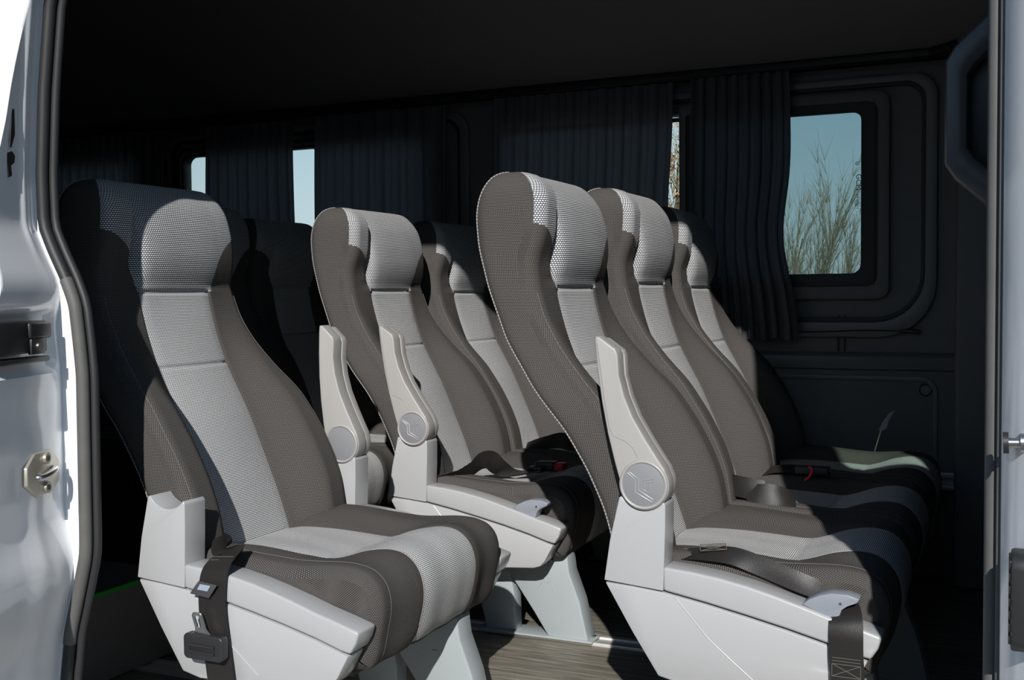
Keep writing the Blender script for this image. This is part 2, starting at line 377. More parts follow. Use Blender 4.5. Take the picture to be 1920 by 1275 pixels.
for k in range(3):
    a = math.pi / 2 + k * 2 * math.pi / 3
    L1(tube('pane_emblem_spoke', [(0.742, WALLY + 0.0285, 1.117), (0.742 + 0.0045 * math.cos(a), WALLY + 0.0285, 1.117 + 0.0045 * math.sin(a))], 0.0006, GASKET, n=4), 'pane_emblem_spoke')
L1(box('tape_scrap', -0.010, 0.010, -0.0003, 0.0003, -0.0016, 0.0016, plain('pale_tape', (0.75, 0.75, 0.72), 0.6), 0), 'tape_scrap', 'small pale scrap stuck to the pane')
sc = W1.children[-1]; sc.location = (0.675 + 0.295, 0.0285, 0.881 - 0.814); sc.rotation_euler = (0, math.radians(38), 0)

# ceiling: coved headliner
prof = spline([(1.735, 1.392), (1.68, 1.395), (1.60, 1.405), (1.48, 1.45), (1.34, 1.53), (1.18, 1.60), (1.02, 1.655), (0.95, 1.72), (0.75, 1.81), (0.4, 1.86), (0.0, 1.865), (-0.17, 1.845)], 6)
V = []; F = []; xsn = [-3.4, 2.2]
for x in xsn:
    for p in prof: V.append((x, p[0], p[1]))
n_ = len(prof)
for i in range(n_ - 1): F.append((i, i + 1, n_ + i + 1, n_ + i))
struct(ob('ceiling', mesh('ceiling', V, F, HEADL, sharp=80)), 'dark coved headliner of the van', 'ceiling')
struct(ob('roof', box('roof', -3.45, 2.25, -0.22, 1.85, 1.87, 1.93, PAINT, 0.02)), 'white outer roof of the van', 'roof')
struct(ob('trim_1', box('trim_1', -3.4, 2.2, -0.22, -0.15, 1.825, 1.88, TRIM, 0.004)), 'dark header rail above the open sliding door', 'trim')
struct(ob('wall_rear', box('wall_rear', -3.45, -3.40, -0.36, 1.85, -0.1, 1.87, TRIM, 0)), 'dark rear wall of the van', 'wall')
struct(ob('wall_front', box('wall_front', 2.20, 2.25, -0.36, 1.85, -0.1, 1.87, TRIM, 0)), 'dark front end of the cab', 'wall')
struct(ob('wall_far_outer', box('wall_far_outer', -3.45, 2.25, 1.79, 1.85, -0.3, 0.70, PAINT, 0)), 'white outer skin below the far windows', 'wall')
struct(ob('wall_far_upper', box('wall_far_upper', -3.45, 2.25, 1.79, 1.85, 1.36, 1.87, PAINT, 0)), 'white outer skin above the far windows', 'wall')
struct(ob('wall_far_cab', box('wall_far_cab', 1.02, 2.25, 1.74, 1.85, -0.1, 1.87, TRIM, 0)), 'dark cab side beyond the far pillar', 'wall')
struct(ob('trim_2', box('trim_2', 1.000, 1.26, 1.60, 1.745, 0.0, 1.56, TRIM, 0.012, 3)), 'dark far door pillar at the right end of the window wall', 'trim')
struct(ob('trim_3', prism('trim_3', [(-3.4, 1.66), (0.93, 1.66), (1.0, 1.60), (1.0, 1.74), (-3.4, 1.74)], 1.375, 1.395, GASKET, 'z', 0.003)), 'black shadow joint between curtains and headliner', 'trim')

# near side of the body
SEAL = [(-0.07, 1.84), (-0.10, 1.50), (-0.138, 1.35), (-0.172, 1.272), (-0.1976, 1.2199), (-0.2159, 1.0813), (-0.2251, 0.9562), (-0.2235, 0.8786), (-0.2029, 0.8372), (-0.1812, 0.8002), (-0.1631, 0.7595),
        (-0.1564, 0.7027), (-0.1516, 0.6541), (-0.153, 0.4909), (-0.1536, 0.4088), (-0.1548, 0.3757), (-0.1722, 0.3128), (-0.191, 0.2498), (-0.2025, 0.1744), (-0.2131, 0.0671), (-0.22, -0.10)]
sx = np.array([p[0] for p in SEAL][::-1]); sz = np.array([p[1] for p in SEAL][::-1])
def seal_x(z): return float(smooth_interp(z, list(zip(sx, sz)), 0.008))
TILT = 0.37
def dout(z): return float(np.interp(z, [-0.3, 0.45, 0.70, 0.88, 1.03, 1.12, 1.21, 1.4, 1.9], [0.20, 0.195, 0.185, 0.125, 0.0778, 0.0579, 0.0345, 0.025, 0.02]))
def jamb_x(z, d): 
    fl = 0.015 + 0.026 * float(ss(0.80, 0.72, z)) * float(ss(0.33, 0.45, z))
    return seal_x(z) - fl + TILT * d
def jamb():
    zz = np.concatenate([np.linspace(-0.3, 0.2, 10), np.linspace(0.22, 1.3, 100), np.linspace(1.34, 1.86, 12)])
    e = empty('wall_near', (-0.2, -0.2, -0.3)); struct(e, 'white painted door pillar with rounded door opening edge', 'door pillar')
    V = []; F = []; nc = 36
    for z in zz:
        s = seal_x(z); do = dout(z); x0 = jamb_x(z, 0)
        row = [(s - 0.004, -0.164, z), (s - 0.010, -0.167, z), (x0 + 0.003, -0.168, z), (x0 + 0.0005, -0.1695, z)]
        m = nc - 8
        for j in range(m):
            d = 0.003 + (do - 0.003) * j / (m - 1); x = jamb_x(z, d)
            # recess that carries the upper guide, pressed hollows lower down
            x -= 0.016 * float(ss(0.755, 0.744, z) * ss(0.655, 0.668, z)) * float(ss(0.010, 0.022, d))
            x -= 0.006 * float(ss(0.070, 0.125, d)) * float(ss(0.62, 0.50, z))
            x -= 0.003 * float(ss(0.012, 0.05, d)) * float(ss(0.66, 0.60, z) * ss(0.555, 0.60, z))
            x -= 0.003 * float(ss(0.02, 0.06, d)) * float(ss(0.47, 0.40, z) * ss(0.18, 0.25, z))
            x += 0.004 * math.exp(-((d - 0.030) / 0.008) ** 2) * float(ss(0.80, 0.90, z))
            row.append((x, -0.168 - d, z))
        xl, yl = row[-1][0], row[-1][1]
        row += [(xl - 0.003, yl - 0.005, z), (xl - 0.012, yl - 0.008, z), (xl - 0.5, yl - 0.010, z), (xl - 3.2, yl - 0.010, z)]
        V += row
    k = len(V) // len(zz)
    for i in range(len(zz) - 1):
        for j in range(k - 1): F.append((i * k + j, i * k + j + 1, (i + 1) * k + j + 1, (i + 1) * k + j))
    off = (0.2, 0.2, 0.3)
    ob('pillar_skin', mesh('pillar_skin', V, F, PAINT, sharp=50), e, loc=off)
    # dark lining on the cabin side
    V = []; F = []
    for z in zz:
        s = seal_x(z)
        V += [(s + 0.002, -0.162, z), (s - 0.002, -0.146, z), (s - 0.03, -0.130, z), (s - 0.30, -0.122, z), (-3.4, -0.122, z)]
    for i in range(len(zz) - 1):
        for j in range(4): F.append((i * 5 + j, i * 5 + j + 1, (i + 1) * 5 + j + 1, (i + 1) * 5 + j))
    ob('pillar_lining', mesh('pillar_lining', V, F, TRIM, sharp=60), e, loc=off)
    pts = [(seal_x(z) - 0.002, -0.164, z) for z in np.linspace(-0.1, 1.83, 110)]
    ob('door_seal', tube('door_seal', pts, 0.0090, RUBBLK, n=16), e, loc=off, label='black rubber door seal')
    pts = [(seal_x(z) - 0.002, -0.1645, z) for z in np.linspace(0.235, 0.797, 60)]  # slightly thicker, lighter grey tube around the middle length of the black seal
    ob('seal_mid_grey', tube('seal_mid_grey', pts, 0.0098, RUBBER, n=16), e, loc=off, label='lighter grey middle stretch of the door seal')
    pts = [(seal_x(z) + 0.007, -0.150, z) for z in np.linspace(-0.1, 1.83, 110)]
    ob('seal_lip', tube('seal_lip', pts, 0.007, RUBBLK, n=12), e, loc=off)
    # things screwed to the jamb are built on its tilted plane: u outwards, v up, n towards the opening
    def plane(z, d):
        o = Vector((jamb_x(z, d), -0.168 - d, z)); uu = Vector((TILT, -1, 0)).normalized(); nn = Vector((1, TILT, 0)).normalized(); vv = Vector((0, 0, 1))
        return Matrix(((nn.x, -uu.x, 0, o.x + 0.2), (nn.y, -uu.y, 0, o.y + 0.2), (0, 0, 1, o.z + 0.3), (0, 0, 0, 1)))
    def on(nm, me, z, d):
        o = ob(nm, me, e); o.matrix_local = plane(z, d); return o
    # local axes of those meshes: x out of the face, y inwards along the face, z up
    G = (0.700, 0.090)
    on('guide_body', box('guide_body', -0.022, 0.008, -0.10, 0.046, -0.010, 0.036, BLACKP, 0.003), *G)
    on('guide_pad', box('guide_pad', -0.018, 0.012, -0.010, 0.054, 0.0105, 0.034, BLACKP, 0.004, 3), *G)
    on('guide_lower_bar', box('guide_lower_bar', -0.018, 0.010, -0.10, 0.050, -0.024, -0.016, BLACKP, 0.003), *G)
    on('guide_plate', box('guide_plate', 0.006, 0.012, -0.008, 0.030, -0.012, 0.010, BLACKP, 0.001), *G)
    on('guide_screw', cyl('guide_screw', (0.010, 0.012, -0.001), (0.0155, 0.012, -0.001), 0.0080, STEEL), *G)
    K = (0.5125, 0.062)
    oct_ = [(-0.050, -0.013), (-0.050, 0.013), (-0.026, 0.031), (0.020, 0.031), (0.045, 0.012), (0.045, -0.018), (0.022, -0.033), (-0.024, -0.033)]
    on('striker_plate', prism('striker_plate', oct_, -0.012, 0.004, ZINC, 'x', 0.0015), *K)
    on('striker_loop', tube('striker_loop', spline([(0.0, -0.020, -0.005), (0.006, -0.020, -0.005), (0.010, -0.010, -0.004), (0.011, 0.012, 0.000), (0.008, 0.024, 0.002), (0.0, 0.027, 0.002)], 6), 0.0050, STEEL, n=12), *K)
    for z in (0.0205, -0.0225):
        on('striker_screw', cyl('striker_screw', (0.002, 0.003, z), (0.0085, 0.003, z), 0.0085, ZINC, 16), *K)
        on('screw_socket', cyl('screw_socket', (0.0080, 0.003, z), (0.0092, 0.003, z), 0.0045, BLACKP, 6), *K)
    # black lettering decal cut by the frame edge
    for z, d, poly in ((1.03, 0.062, [(0.004, 0.045), (0.006, 0.044), (0.005, -0.020), (-0.006, -0.040), (-0.010, -0.038)]),
                       (0.968, 0.062, [(-0.012, 0.014), (0.002, 0.018), (0.010, 0.012), (0.008, 0.002), (-0.002, -0.004), (0.000, -0.018), (-0.010, -0.022)])):
        on('decal', prism('decal', poly, 0.0, 0.0012, BLACKP, 'x', 0), z, d)
    return e
JAMB = jamb()
def front_pillar():
    e = empty('wall_near_front', (1.12, -0.2, 0.0)); struct(e, 'white painted front door pillar with grey rubber seal', 'door pillar')
    off = (-1.12, 0.2, 0.0)
    poly = [(1.1195, -0.203), (1.1205, -0.212), (1.1365, -0.240), (1.1545, -0.272), (1.172, -0.296), (1.20, -0.305), (2.25, -0.305), (2.25, -0.23), (1.150, -0.165), (1.1200, -0.170)]
    # skin in three heights, leaving the cab side window open
    def shell(nm, z0, z1, x1=None):
        p = [(min(x, x1 + 0.001 * i) if x1 else x, y) for i, (x, y) in enumerate(poly)]
        ob(nm, prism(nm, p, z0, z1, PAINT, 'z', 0.0), e, loc=off)
    shell('pillar_skin', -0.3, 1.300); shell('pillar_post', 1.300, 1.56, 1.32); shell('pillar_top', 1.56, 1.86)
    ob('cab_window_post', box('cab_window_post', 1.535, 2.25, -0.305, -0.24, 1.300, 1.56, PAINT, 0), e, loc=off)
    ob('cab_window_pane', box('cab_window_pane', 1.31, 1.54, -0.282, -0.277, 1.290, 1.57, GLASS_G, 0), e, loc=off)
    # ribbed seal: three vertical strands
    for nm, x, y, r, mt in (('door_seal', 1.1125, -0.186, 0.0080, RUBBER), ('seal_rib', 1.1185, -0.200, 0.0032, RUBBER), ('seal_lip', 1.1085, -0.166, 0.0050, RUBBER)):
        ob(nm, tube(nm, [(x, y, z) for z in np.linspace(-0.2, 1.82, 30)], r, mt, n=14), e, loc=off)
    ob('pillar_lining', prism('pillar_lining', [(1.113, -0.165), (1.106, -0.158), (1.108, -0.135), (1.15, -0.11), (1.30, -0.11), (1.30, -0.17)], -0.02, 1.82, TRIM, 'z', 0.003), e, loc=off)
    # guide pin with flanged head
    ob('guide_pin', cyl('guide_pin', (1.150, -0.244, 0.6205), (1.1245, -0.244, 0.6195), 0.0048, STEEL, 16), e, loc=off)
    ob('pin_head', cyl('pin_head', (1.1265, -0.244, 0.6196), (1.1215, -0.244, 0.6194), 0.0105, BLACKP, 20), e, loc=off)
    ob('pin_collar', cyl('pin_collar', (1.1420, -0.244, 0.6203), (1.1370, -0.244, 0.6201), 0.0095, STEEL, 20), e, loc=off)
    # black louvred vent
    ob('vent_frame', prism('vent_frame', rrect(-0.288, -0.240, 0.425, 0.519, 0.014, 5), 1.1295, 1.165, BLACKP, 'x', 0.003), e, loc=off)
    for k in range(7):
        z = 0.433 + k * 0.0120
        ob('vent_louvre', box('vent_louvre', 1.1275, 1.132, -0.284, -0.246, z, z + 0.008, BLACKP, 0.001), e, loc=off)
    return e
FP = front_pillar()
struct(ob('wall_near_sill', box('wall_near_sill', -0.22, 1.13, -0.34, -0.16, -0.35, -0.03, PAINT, 0.01)), 'white door sill below the opening', 'sill')

# aluminium rails
def rail(name, y, z, x0, x1, label, wall=False):
    e = empty(name, (x0, y, z))
    if wall:
        ob('rail_web', box('rail_web', 0, x1 - x0, 0.0, 0.006, 0, 0.046, ALU, 0.001), e)
        ob('rail_flange', box('rail_flange', 0, x1 - x0, -0.014, 0.0, 0.031, 0.046, ALU, 0.0015), e)
        ob('rail_flange', box('rail_flange', 0, x1 - x0, -0.014, 0.0, 0.0, 0.011, ALU, 0.0015), e)
    else:
        ob('rail_bed', box('rail_bed', 0, x1 - x0, -0.030, 0.030, -0.003, 0.002, ALU, 0.0008), e)
        for s in (-1, 1): ob('rail_edge', box('rail_edge', 0, x1 - x0, s * 0.022 - 0.008, s * 0.022 + 0.008, 0.0, 0.005, ALU, 0.001), e)
    return tag(e, label, 'rail', 'aluminium seat rails')
rail('seat_rail', 0.845, 0.001, -3.2, 0.98, 'long aluminium floor rail under the legs of the far pair of seats')
rail('seat_rail', 0.335, 0.001, -3.2, 0.98, 'aluminium floor rail under the single seat by the door')
rail('seat_rail', 1.710, 0.237, -3.2, 1.000, 'aluminium rail fixed low along the far wall below the windows', True)

# ------------------------------------------------------------------ seats
YC = 0.2225
CEN = [(-0.105, 0.25), (-0.128, 0.328), (-0.150, 0.39), (-0.180, 0.46), (-0.215, 0.54), (-0.248, 0.60), (-0.270, 0.64), (-0.292, 0.70), (-0.308, 0.76), (-0.311, 0.785), (-0.298, 0.81), (-0.291, 0.845), (-0.296, 0.89), (-0.309, 0.93), (-0.324, 0.96), (-0.335, 1.0)]
RID = [(-0.070, 0.25), (-0.074, 0.35), (-0.084, 0.41), (-0.103, 0.46), (-0.132, 0.515), (-0.176, 0.58), (-0.226, 0.63), (-0.268, 0.68), (-0.298, 0.73), (-0.314, 0.78), (-0.320, 0.83), (-0.311, 0.88), (-0.309, 0.93), (-0.315, 1.0)]
REA = [(-0.158, 0.25), (-0.160, 0.33), (-0.169, 0.377), (-0.182, 0.42), (-0.21, 0.48), (-0.247, 0.54), (-0.311, 0.609), (-0.368, 0.689), (-0.405, 0.779), (-0.425, 0.851), (-0.430, 0.906), (-0.422, 0.95), (-0.415, 1.0)]
WID = [(0.222, 0.25), (0.222, 0.53), (0.217, 0.58), (0.200, 0.64), (0.188, 0.70), (0.181, 0.78), (0.177, 0.86), (0.176, 0.92), (0.170, 1.0)]
ZH, ZK, ZM = 0.778, 0.888, 0.640
PIV = (-0.10, YC, 0.33)   # recline axis
def backrest_meshes():
    zr = np.unique(np.round(np.concatenate([np.linspace(0.255, 0.62, 30), np.linspace(0.625, 0.655, 13), np.linspace(0.665, 0.76, 9), np.linspace(0.766, 0.777, 7), np.linspace(0.778, 0.888, 62), [0.784, 0.79, 0.80, 0.897, 0.905, 0.913, 0.92]]), 4))
    NS, NB, NE, NR = 16, 60, 6, 8; HS = []
    rows = []; info = []
    arc = 0; prev = None
    def section(z, c, zout, wsc):
        xc = float(smooth_interp(z, CEN)); xr = float(smooth_interp(z, RID)); xe = float(smooth_interp(z, REA)); W = float(smooth_interp(z, WID)) * wsc
        if z < ZH: hs = 0.094
        elif z < ZK:
            q = (z - ZH) / (ZK - ZH); hs = 0.101 + (W - 0.101) * q ** 3.6
        else: hs = W
        HS.append(hs); hs = 0.094
        hp = float(ss(0.776, 0.800, z)); inner = min(W - 0.02, 0.165)
        vl = np.concatenate([np.linspace(-W, -hs, NB + 1)[:-1], np.linspace(-hs, hs, NS + 1), np.linspace(hs, W, NB + 1)[1:]])
        pts = []
        for v in vl:
            a = abs(v); k = float(ss(0.088, max(inner + 0.004, 0.12), a))
            hg = float(ss(0.778, 0.840, z)) if v < 0 else 0.0
            if v < 0: k = k + (float(ss(0.090, 0.116, a)) - k) * hg
            x = xc + (xr + 0.010 * hg * float(ss(0.80, 0.88, z)) - xc) * k
            x += 0.008 * (1 - hp) * (1 - min(1, a / 0.09) ** 2) * math.sin(math.pi * min(1, max(0, (z - 0.33) / 0.44)))
            x -= hp * 0.012 * min(1.0, (a / 0.112)) ** 3 * (1 - k)
            x -= hg * 0.022 * math.exp(-((a - (0.100 + 0.006 * float(ss(0.79, 0.86, z)))) / 0.0072) ** 2)
            if v > 0: x = x + (xc - 0.012 * (a / W) ** 3 - x) * hp * 0.85
            if a < hs + 1e-6:
                x -= 0.005 * math.exp(-((z - ZH) / 0.004) ** 2) + (1 - hp) * 0.0035 * math.exp(-((z - ZM) / 0.003) ** 2)
            if z < ZH: x -= 0.0025 * math.exp(-((a - hs) / 0.003) ** 2)
            e = (a - (W - 0.022)) / 0.022
            if e > 0: x -= 0.020 * (1 - math.sqrt(max(0, 1 - e * e)))
            pts.append((x, v))
        xf = pts[-1][0]
        rear = [(xe - 0.028 * (1 - (v / W) ** 2), v) for v in np.linspace(W, -W, NR + 1)]
        rear = [(r[0], r[1] * (1 - 0.02)) for r in rear]
        sideF = [(xf + (rear[0][0] - xf) * t, W + 0.0012 * math.sin(math.pi * t)) for t in np.linspace(0, 1, NE + 1)[1:-1]]
        xn = pts[0][0]
        sideN = [(rear[-1][0] + (xn - rear[-1][0]) * t, -W - 0.0012 * math.sin(math.pi * t)) for t in np.linspace(0, 1, NE + 1)[1:-1]]
        loop = pts + sideF + rear + sideN
        if c < 1:
            xm = (xc + xe) / 2 - 0.005
            loop = [(xm + (x - xm) * c, v) for x, v in loop]
        return [(x, v, zout) for x, v in loop], xr
    for z in zr:
        s, xr = section(z, 1, z, 1); rows.append(s); info.append((z, xr))
    zt = 0.92
    for ph in (8, 16, 25, 34, 44, 54, 64, 74, 83, 89.5):
        p = math.radians(ph); sn = math.sin(p); c = (1 - sn ** 2.4) ** (1 / 2.4)
        z = zt + 0.062 * sn
        s, xr = section(min(z, 0.965), max(c, 0.015), z, 1 - 0.30 * (1 - (1 - sn ** 3.2) ** (1 / 3.2)))
        rows.append(s); info.append((z, xr - 0.10 * (1 - c)))
    nfr = 2 * NB + NS + 1; nt_ = len(rows[0])
    V = []; UV = []; L = 0; prev = None
    for r, (z, xr) in zip(rows, info):
        if prev: L += math.hypot(z - prev[0], xr - prev[1])
        prev = (z, xr)
        acc = 0
        ds = [math.hypot(r[j][0] - r[j - 1][0], r[j][1] - r[j - 1][1]) for j in range(1, nfr)]; us = np.concatenate([[0], np.cumsum(ds)]); us = us - us[nfr // 2]
        for j, (x, v, zz) in enumerate(r):
            V.append((x - PIV[0], v, zz - PIV[2]))
            if j < nfr: UV.append((us[j], L))
            else: 
                a, b = r[j - 1], r[j]; acc += math.hypot(a[0] - b[0], a[1] - b[1]); UV.append((us[nfr - 1] + acc, L))
    FD = []; FG = []; FH = []
    nr = len(rows)
    for i in range(nr - 1):
        z = (info[i][0] + info[i + 1][0]) / 2
        for j in range(nt_):
            f = (i * nt_ + j, i * nt_ + (j + 1) % nt_, (i + 1) * nt_ + (j + 1) % nt_, (i + 1) * nt_ + j)
            vm = abs(rows[i][j][1] + rows[i][(j + 1) % nt_][1]) / 2; hm = (HS[i] + HS[i + 1]) / 2
            if NB <= j < NB + NS: (FG if z < ZH else FH).append(f)
            elif j < nfr - 1 and z > ZH and (z > ZK or vm < hm): FH.append(f)
            else: FD.append(f)
    FD.append(tuple(range(nt_))[::-1]); FH.append(tuple((nr - 1) * nt_ + j for j in range(nt_)))
    def sub(nm, Fs, mat):
        ids = sorted({i for f in Fs for i in f}); mp = {g: k for k, g in enumerate(ids)}
        return mesh(nm, [V[i] for i in ids], [tuple(mp[i] for i in f) for f in Fs], mat, uv=[UV[i] for i in ids], sharp=75)
    md, mg, mh = sub('backrest', FD, DARK), sub('centre_panel', FG, GREYW), sub('head_pad', FH, HEADW)
    # piping along the rear edge of the near side and over the top, plus stitched front seam
    def edge(zs, pts, v, dx=0):
        return [(float(smooth_interp(z, pts)) + dx - PIV[0], v * float(smooth_interp(z, WID)), z - PIV[2]) for z in zs]
    pip = []
    cF = nfr + NE - 1; cN = cF + NR
    for cc in (cN, cF):
        pip.append(tube('piping', [V[i * nt_ + cc] for i in range(3, nr - 1)], 0.0019, STITCH, n=6))
    sm = []
    for s in (-1, 1):
        sm.append(tube('side_seam', [(x - 0.0045, y, z) for x, y, z in edge(np.linspace(0.33, 0.77, 40), RID, s * 0.962)], 0.0006, plain('seam_thread', (0.15, 0.138, 0.128), 0.9) if s < 0 else bpy.data.materials['seam_thread'], n=5))
    return md, mg, mh, pip, sm
def cushion_meshes():
    C = spline([(-0.125, 0.326), (-0.09, 0.331), (-0.02, 0.332), (0.05, 0.329), (0.095, 0.327), (0.125, 0.334), (0.165, 0.349), (0.205, 0.3555), (0.238, 0.349), (0.262, 0.326), (0.2715, 0.292), (0.266, 0.25), (0.250, 0.208), (0.222, 0.192), (0.10, 0.19), (-0.035, 0.19)], 5)
    Sd = spline([(-0.125, 0.346), (-0.09, 0.352), (-0.03, 0.353), (0.05, 0.349), (0.10, 0.346), (0.14, 0.347), (0.18, 0.349), (0.215, 0.347), (0.240, 0.338), (0.257, 0.318), (0.2625, 0.288), (0.256, 0.25), (0.243, 0.205), (0.217, 0.192), (0.10, 0.19), (-0.035, 0.19)], 5)
    NS, NB = 12, 14; W = 0.222; hs = 0.094
    vl = np.concatenate([np.linspace(-W, -hs, NB + 1)[:-1], np.linspace(-hs, hs, NS + 1), np.linspace(hs, W, NB + 1)[1:]])
    V = []; UV = []; n = len(vl); N = len(C); L = 0
    for i in range(N):
        t = np.array(C[min(i + 1, N - 1)]) - np.array(C[max(i - 1, 0)]); t /= np.linalg.norm(t); nin = np.array([t[1], -t[0]]) * 1.0
        if i: L += float(np.linalg.norm(np.array(C[i]) - np.array(C[i - 1])))
        row_ = []
        for v in vl:
            a = abs(v); k = float(ss(0.085, 0.165, a)); p = np.array(C[i]) * (1 - k) + np.array(Sd[i]) * k
            e = (a - (W - 0.020)) / 0.020
            if e > 0: p = p + nin * 0.018 * (1 - math.sqrt(max(0, 1 - e * e)))
            p = p + nin * 0.002 * math.exp(-((a - hs) / 0.003) ** 2)
            if a < hs and 0 < i < 30: p = p + nin * (0.004 * math.exp(-((p[0] - 0.098) / 0.004) ** 2))
            wr = 0.0018 * math.sin(23 * p[0] + 31 * v) * math.sin(47 * v + 5) * (1 if L < 0.62 else 0)
            V.append((p[0] + nin[0] * wr, v + YC, p[1] + nin[1] * wr)); row_.append(V[-1])
        ds = [math.dist(row_[q], row_[q - 1]) for q in range(1, n)]; us = np.concatenate([[0], np.cumsum(ds)]); us -= us[n // 2]
        UV += [(u, L) for u in us]
    FD, FG = [], []
    for i in range(N - 1):
        for j in range(n - 1):
            f = (i * n + j, (i + 1) * n + j, (i + 1) * n + j + 1, i * n + j + 1)
            (FG if NB <= j < NB + NS and C[i][1] > 0.205 else FD).append(f)
    FD.append(tuple(i * n for i in range(N))); FD.append(tuple(i * n + n - 1 for i in range(N))[::-1])
    def sub(nm, Fs, mat):
        ids = sorted({i for f in Fs for i in f}); mp = {g: k for k, g in enumerate(ids)}
        return mesh(nm, [V[i] for i in ids], [tuple(mp[i] for i in f) for f in Fs], mat, uv=[UV[i] for i in ids], sharp=70)
    th = []
    j = NB
    th = tube('stripe_piping', [Vector(V[i * n + j]) + Vector((0, -0.001, 0.0012)) for i in range(26, 58)], 0.0015, STITCHW, n=5)
    sidep = tube('cushion_seam', [Vector(V[i * n + 4]) + Vector((0, -0.0005, 0.0004)) for i in range(8, 62)], 0.0005, bpy.data.materials['seam_thread'], n=5)
    return sub('seat_cushion', FD, DARK), sub('cushion_stripe', FG, GREYW), th, sidep
MD, MG, MH, MPIP, MSEAM = backrest_meshes()
MC, MCS, MTH, MCSEAM = cushion_meshes()

# side hardware, near side: y from -0.052 to -0.003
POST = [(-0.162, 0.314), (-0.152, 0.380), (-0.1365, 0.4475), (-0.1335, 0.4495)] + [(-0.097 + 0.0405 * math.cos(a), 0.4705 + 0.0405 * math.sin(a)) for a in np.radians(np.linspace(214, 318, 12))] + [(-0.0655, 0.4455), (-0.0615, 0.440), (-0.062, 0.400), (-0.0655, 0.306)]
RIM = [(-0.0655, 0.3435), (-0.02, 0.3400), (0.023, 0.3345), (0.065, 0.3265), (0.103, 0.3170), (0.145, 0.3050), (0.185, 0.2925), (0.225, 0.2820), (0.2585, 0.2720), (0.2525, 0.254), (0.2425, 0.2375), (0.225, 0.2410), (0.181, 0.2545), (0.123, 0.2690), (0.064, 0.2820), (0.0, 0.2950), (-0.0655, 0.3065)]
LOW = [(-0.162, 0.3105), (-0.152, 0.294), (-0.118, 0.237), (-0.075, 0.170), (-0.04, 0.163), (0.04, 0.166), (0.130, 0.176), (0.192, 0.181), (0.208, 0.186), (0.219, 0.198), (0.2385, 0.2335), (0.2235, 0.2380), (0.180, 0.2512), (0.122, 0.2658), (0.063, 0.2788), (0.0, 0.2918), (-0.0655, 0.3033), (-0.115, 0.3083)]
def low_panel(s):
    bm = prism_bm(LOW, -0.050, -0.004, 'y', 0.0035, 2)
    me = bm_mesh('side_panel', bm, PLASTIC); return me
def mirror_mesh(me, name):
    m = me.copy(); m.name = name
    m.transform(Matrix.Translation((0, 2 * YC, 0)) @ Matrix.Diagonal((1, -1, 1, 1))); m.flip_normals(); return m
ME_POST = prism('arm_post', POST, -0.052, -0.002, PLASTIC, 'y', 0.0035, 3)
ME_RIM = prism('side_rim', RIM, -0.052, -0.001, PLASTIC, 'y', 0.0045, 3)
ME_LOW = low_panel(0)
ME_CREASE = tube('panel_crease', [(-0.048, -0.0502, 0.2995), (-0.015, -0.0504, 0.262), (0.007, -0.0504, 0.238), (0.040, -0.0504, 0.211), (0.075, -0.0502, 0.183)], 0.0008, PLASTIC, n=6)
ME_POSTM, ME_RIMM, ME_LOWM = mirror_mesh(ME_POST, 'arm_post_far'), mirror_mesh(ME_RIM, 'side_rim_far'), mirror_mesh(ME_LOW, 'side_panel_far')
# armrest, swung up; origin at its pivot
AP = (-0.095, 0.4705)
ARM = [(-0.174, 0.700), (-0.168, 0.7005), (-0.1405, 0.681), (-0.1365, 0.672), (-0.1345, 0.640), (-0.126, 0.607), (-0.1125, 0.575), (-0.092, 0.541), (-0.072, 0.511), (-0.062, 0.497)] + \
      [(AP[0] + 0.0405 * math.cos(a), AP[1] + 0.0405 * math.sin(a)) for a in np.radians(np.linspace(30, -190, 24))] + [(-0.142, 0.502), (-0.1535, 0.548), (-0.163, 0.598), (-0.1695, 0.645), (-0.1735, 0.685)]
ARM = [(x - AP[0], z - AP[1]) for x, z in ARM]
ME_ARM = prism('armrest', ARM, -0.001, 0.030, ARMP, 'y', 0.0065, 4)
ME_ARM2 = prism('armrest_back_half', [(x * 0.97, z * 0.985) for x, z in ARM], 0.0305, 0.050, ARMP, 'y', 0.005, 3)
ME_RINGC = tube('cap_ring', [(0.0362 * math.cos(t), -0.0012, 0.0362 * math.sin(t)) for t in np.linspace(0, 2 * math.pi, 40)[:-1]], 0.0030, ARMP, n=8, closed=True)
ME_CAP = prism('pivot_cap', [(0.0345 * math.cos(t), 0.0345 * math.sin(t)) for t in np.linspace(0, 2 * math.pi, 41)[:-1]], -0.0026, 0.004, CAPP, 'y', 0.0008)
k_ = 0.0345 / 160.0
def emb(nm, pts, r=0.0008):
    return tube(nm, [((x - 380) * k_, -0.0028, (290 - y) * k_) for x, y in pts], r, EMB, n=6)
ME_EMB = [emb('emblem_stroke', [(262, 207), (322, 258), (322, 345), (448, 410)]), emb('emblem_stroke', [(276, 200), (346, 250), (346, 328), (456, 392)]),
          emb('emblem_stroke', [(366, 326), (366, 258), (458, 240)]), emb('emblem_stroke', [(392, 322), (398, 268), (452, 262)]), emb('emblem_stroke', [(432, 262), (438, 352), (380, 322)])]
ME_ASEAM = tube('armrest_seam', [(x - AP[0], -0.0012, z - AP[1]) for x, z in [(-0.1700, 0.690), (-0.1645, 0.650), (-0.158, 0.600), (-0.150, 0.556), (-0.144, 0.545), (-0.126, 0.538), (-0.112, 0.528), (-0.104, 0.512)]], 0.0005, CAPP, n=5)
LEVP = [(0.1438, 0.3065), (0.1540, 0.3150), (0.1700, 0.3230), (0.1866, 0.3275), (0.2092, 0.3275), (0.2264, 0.3225), (0.2227, 0.3160), (0.2093, 0.3100), (0.2015, 0.3040), (0.1985, 0.2960), (0.1958, 0.2873), (0.1715, 0.2950)]
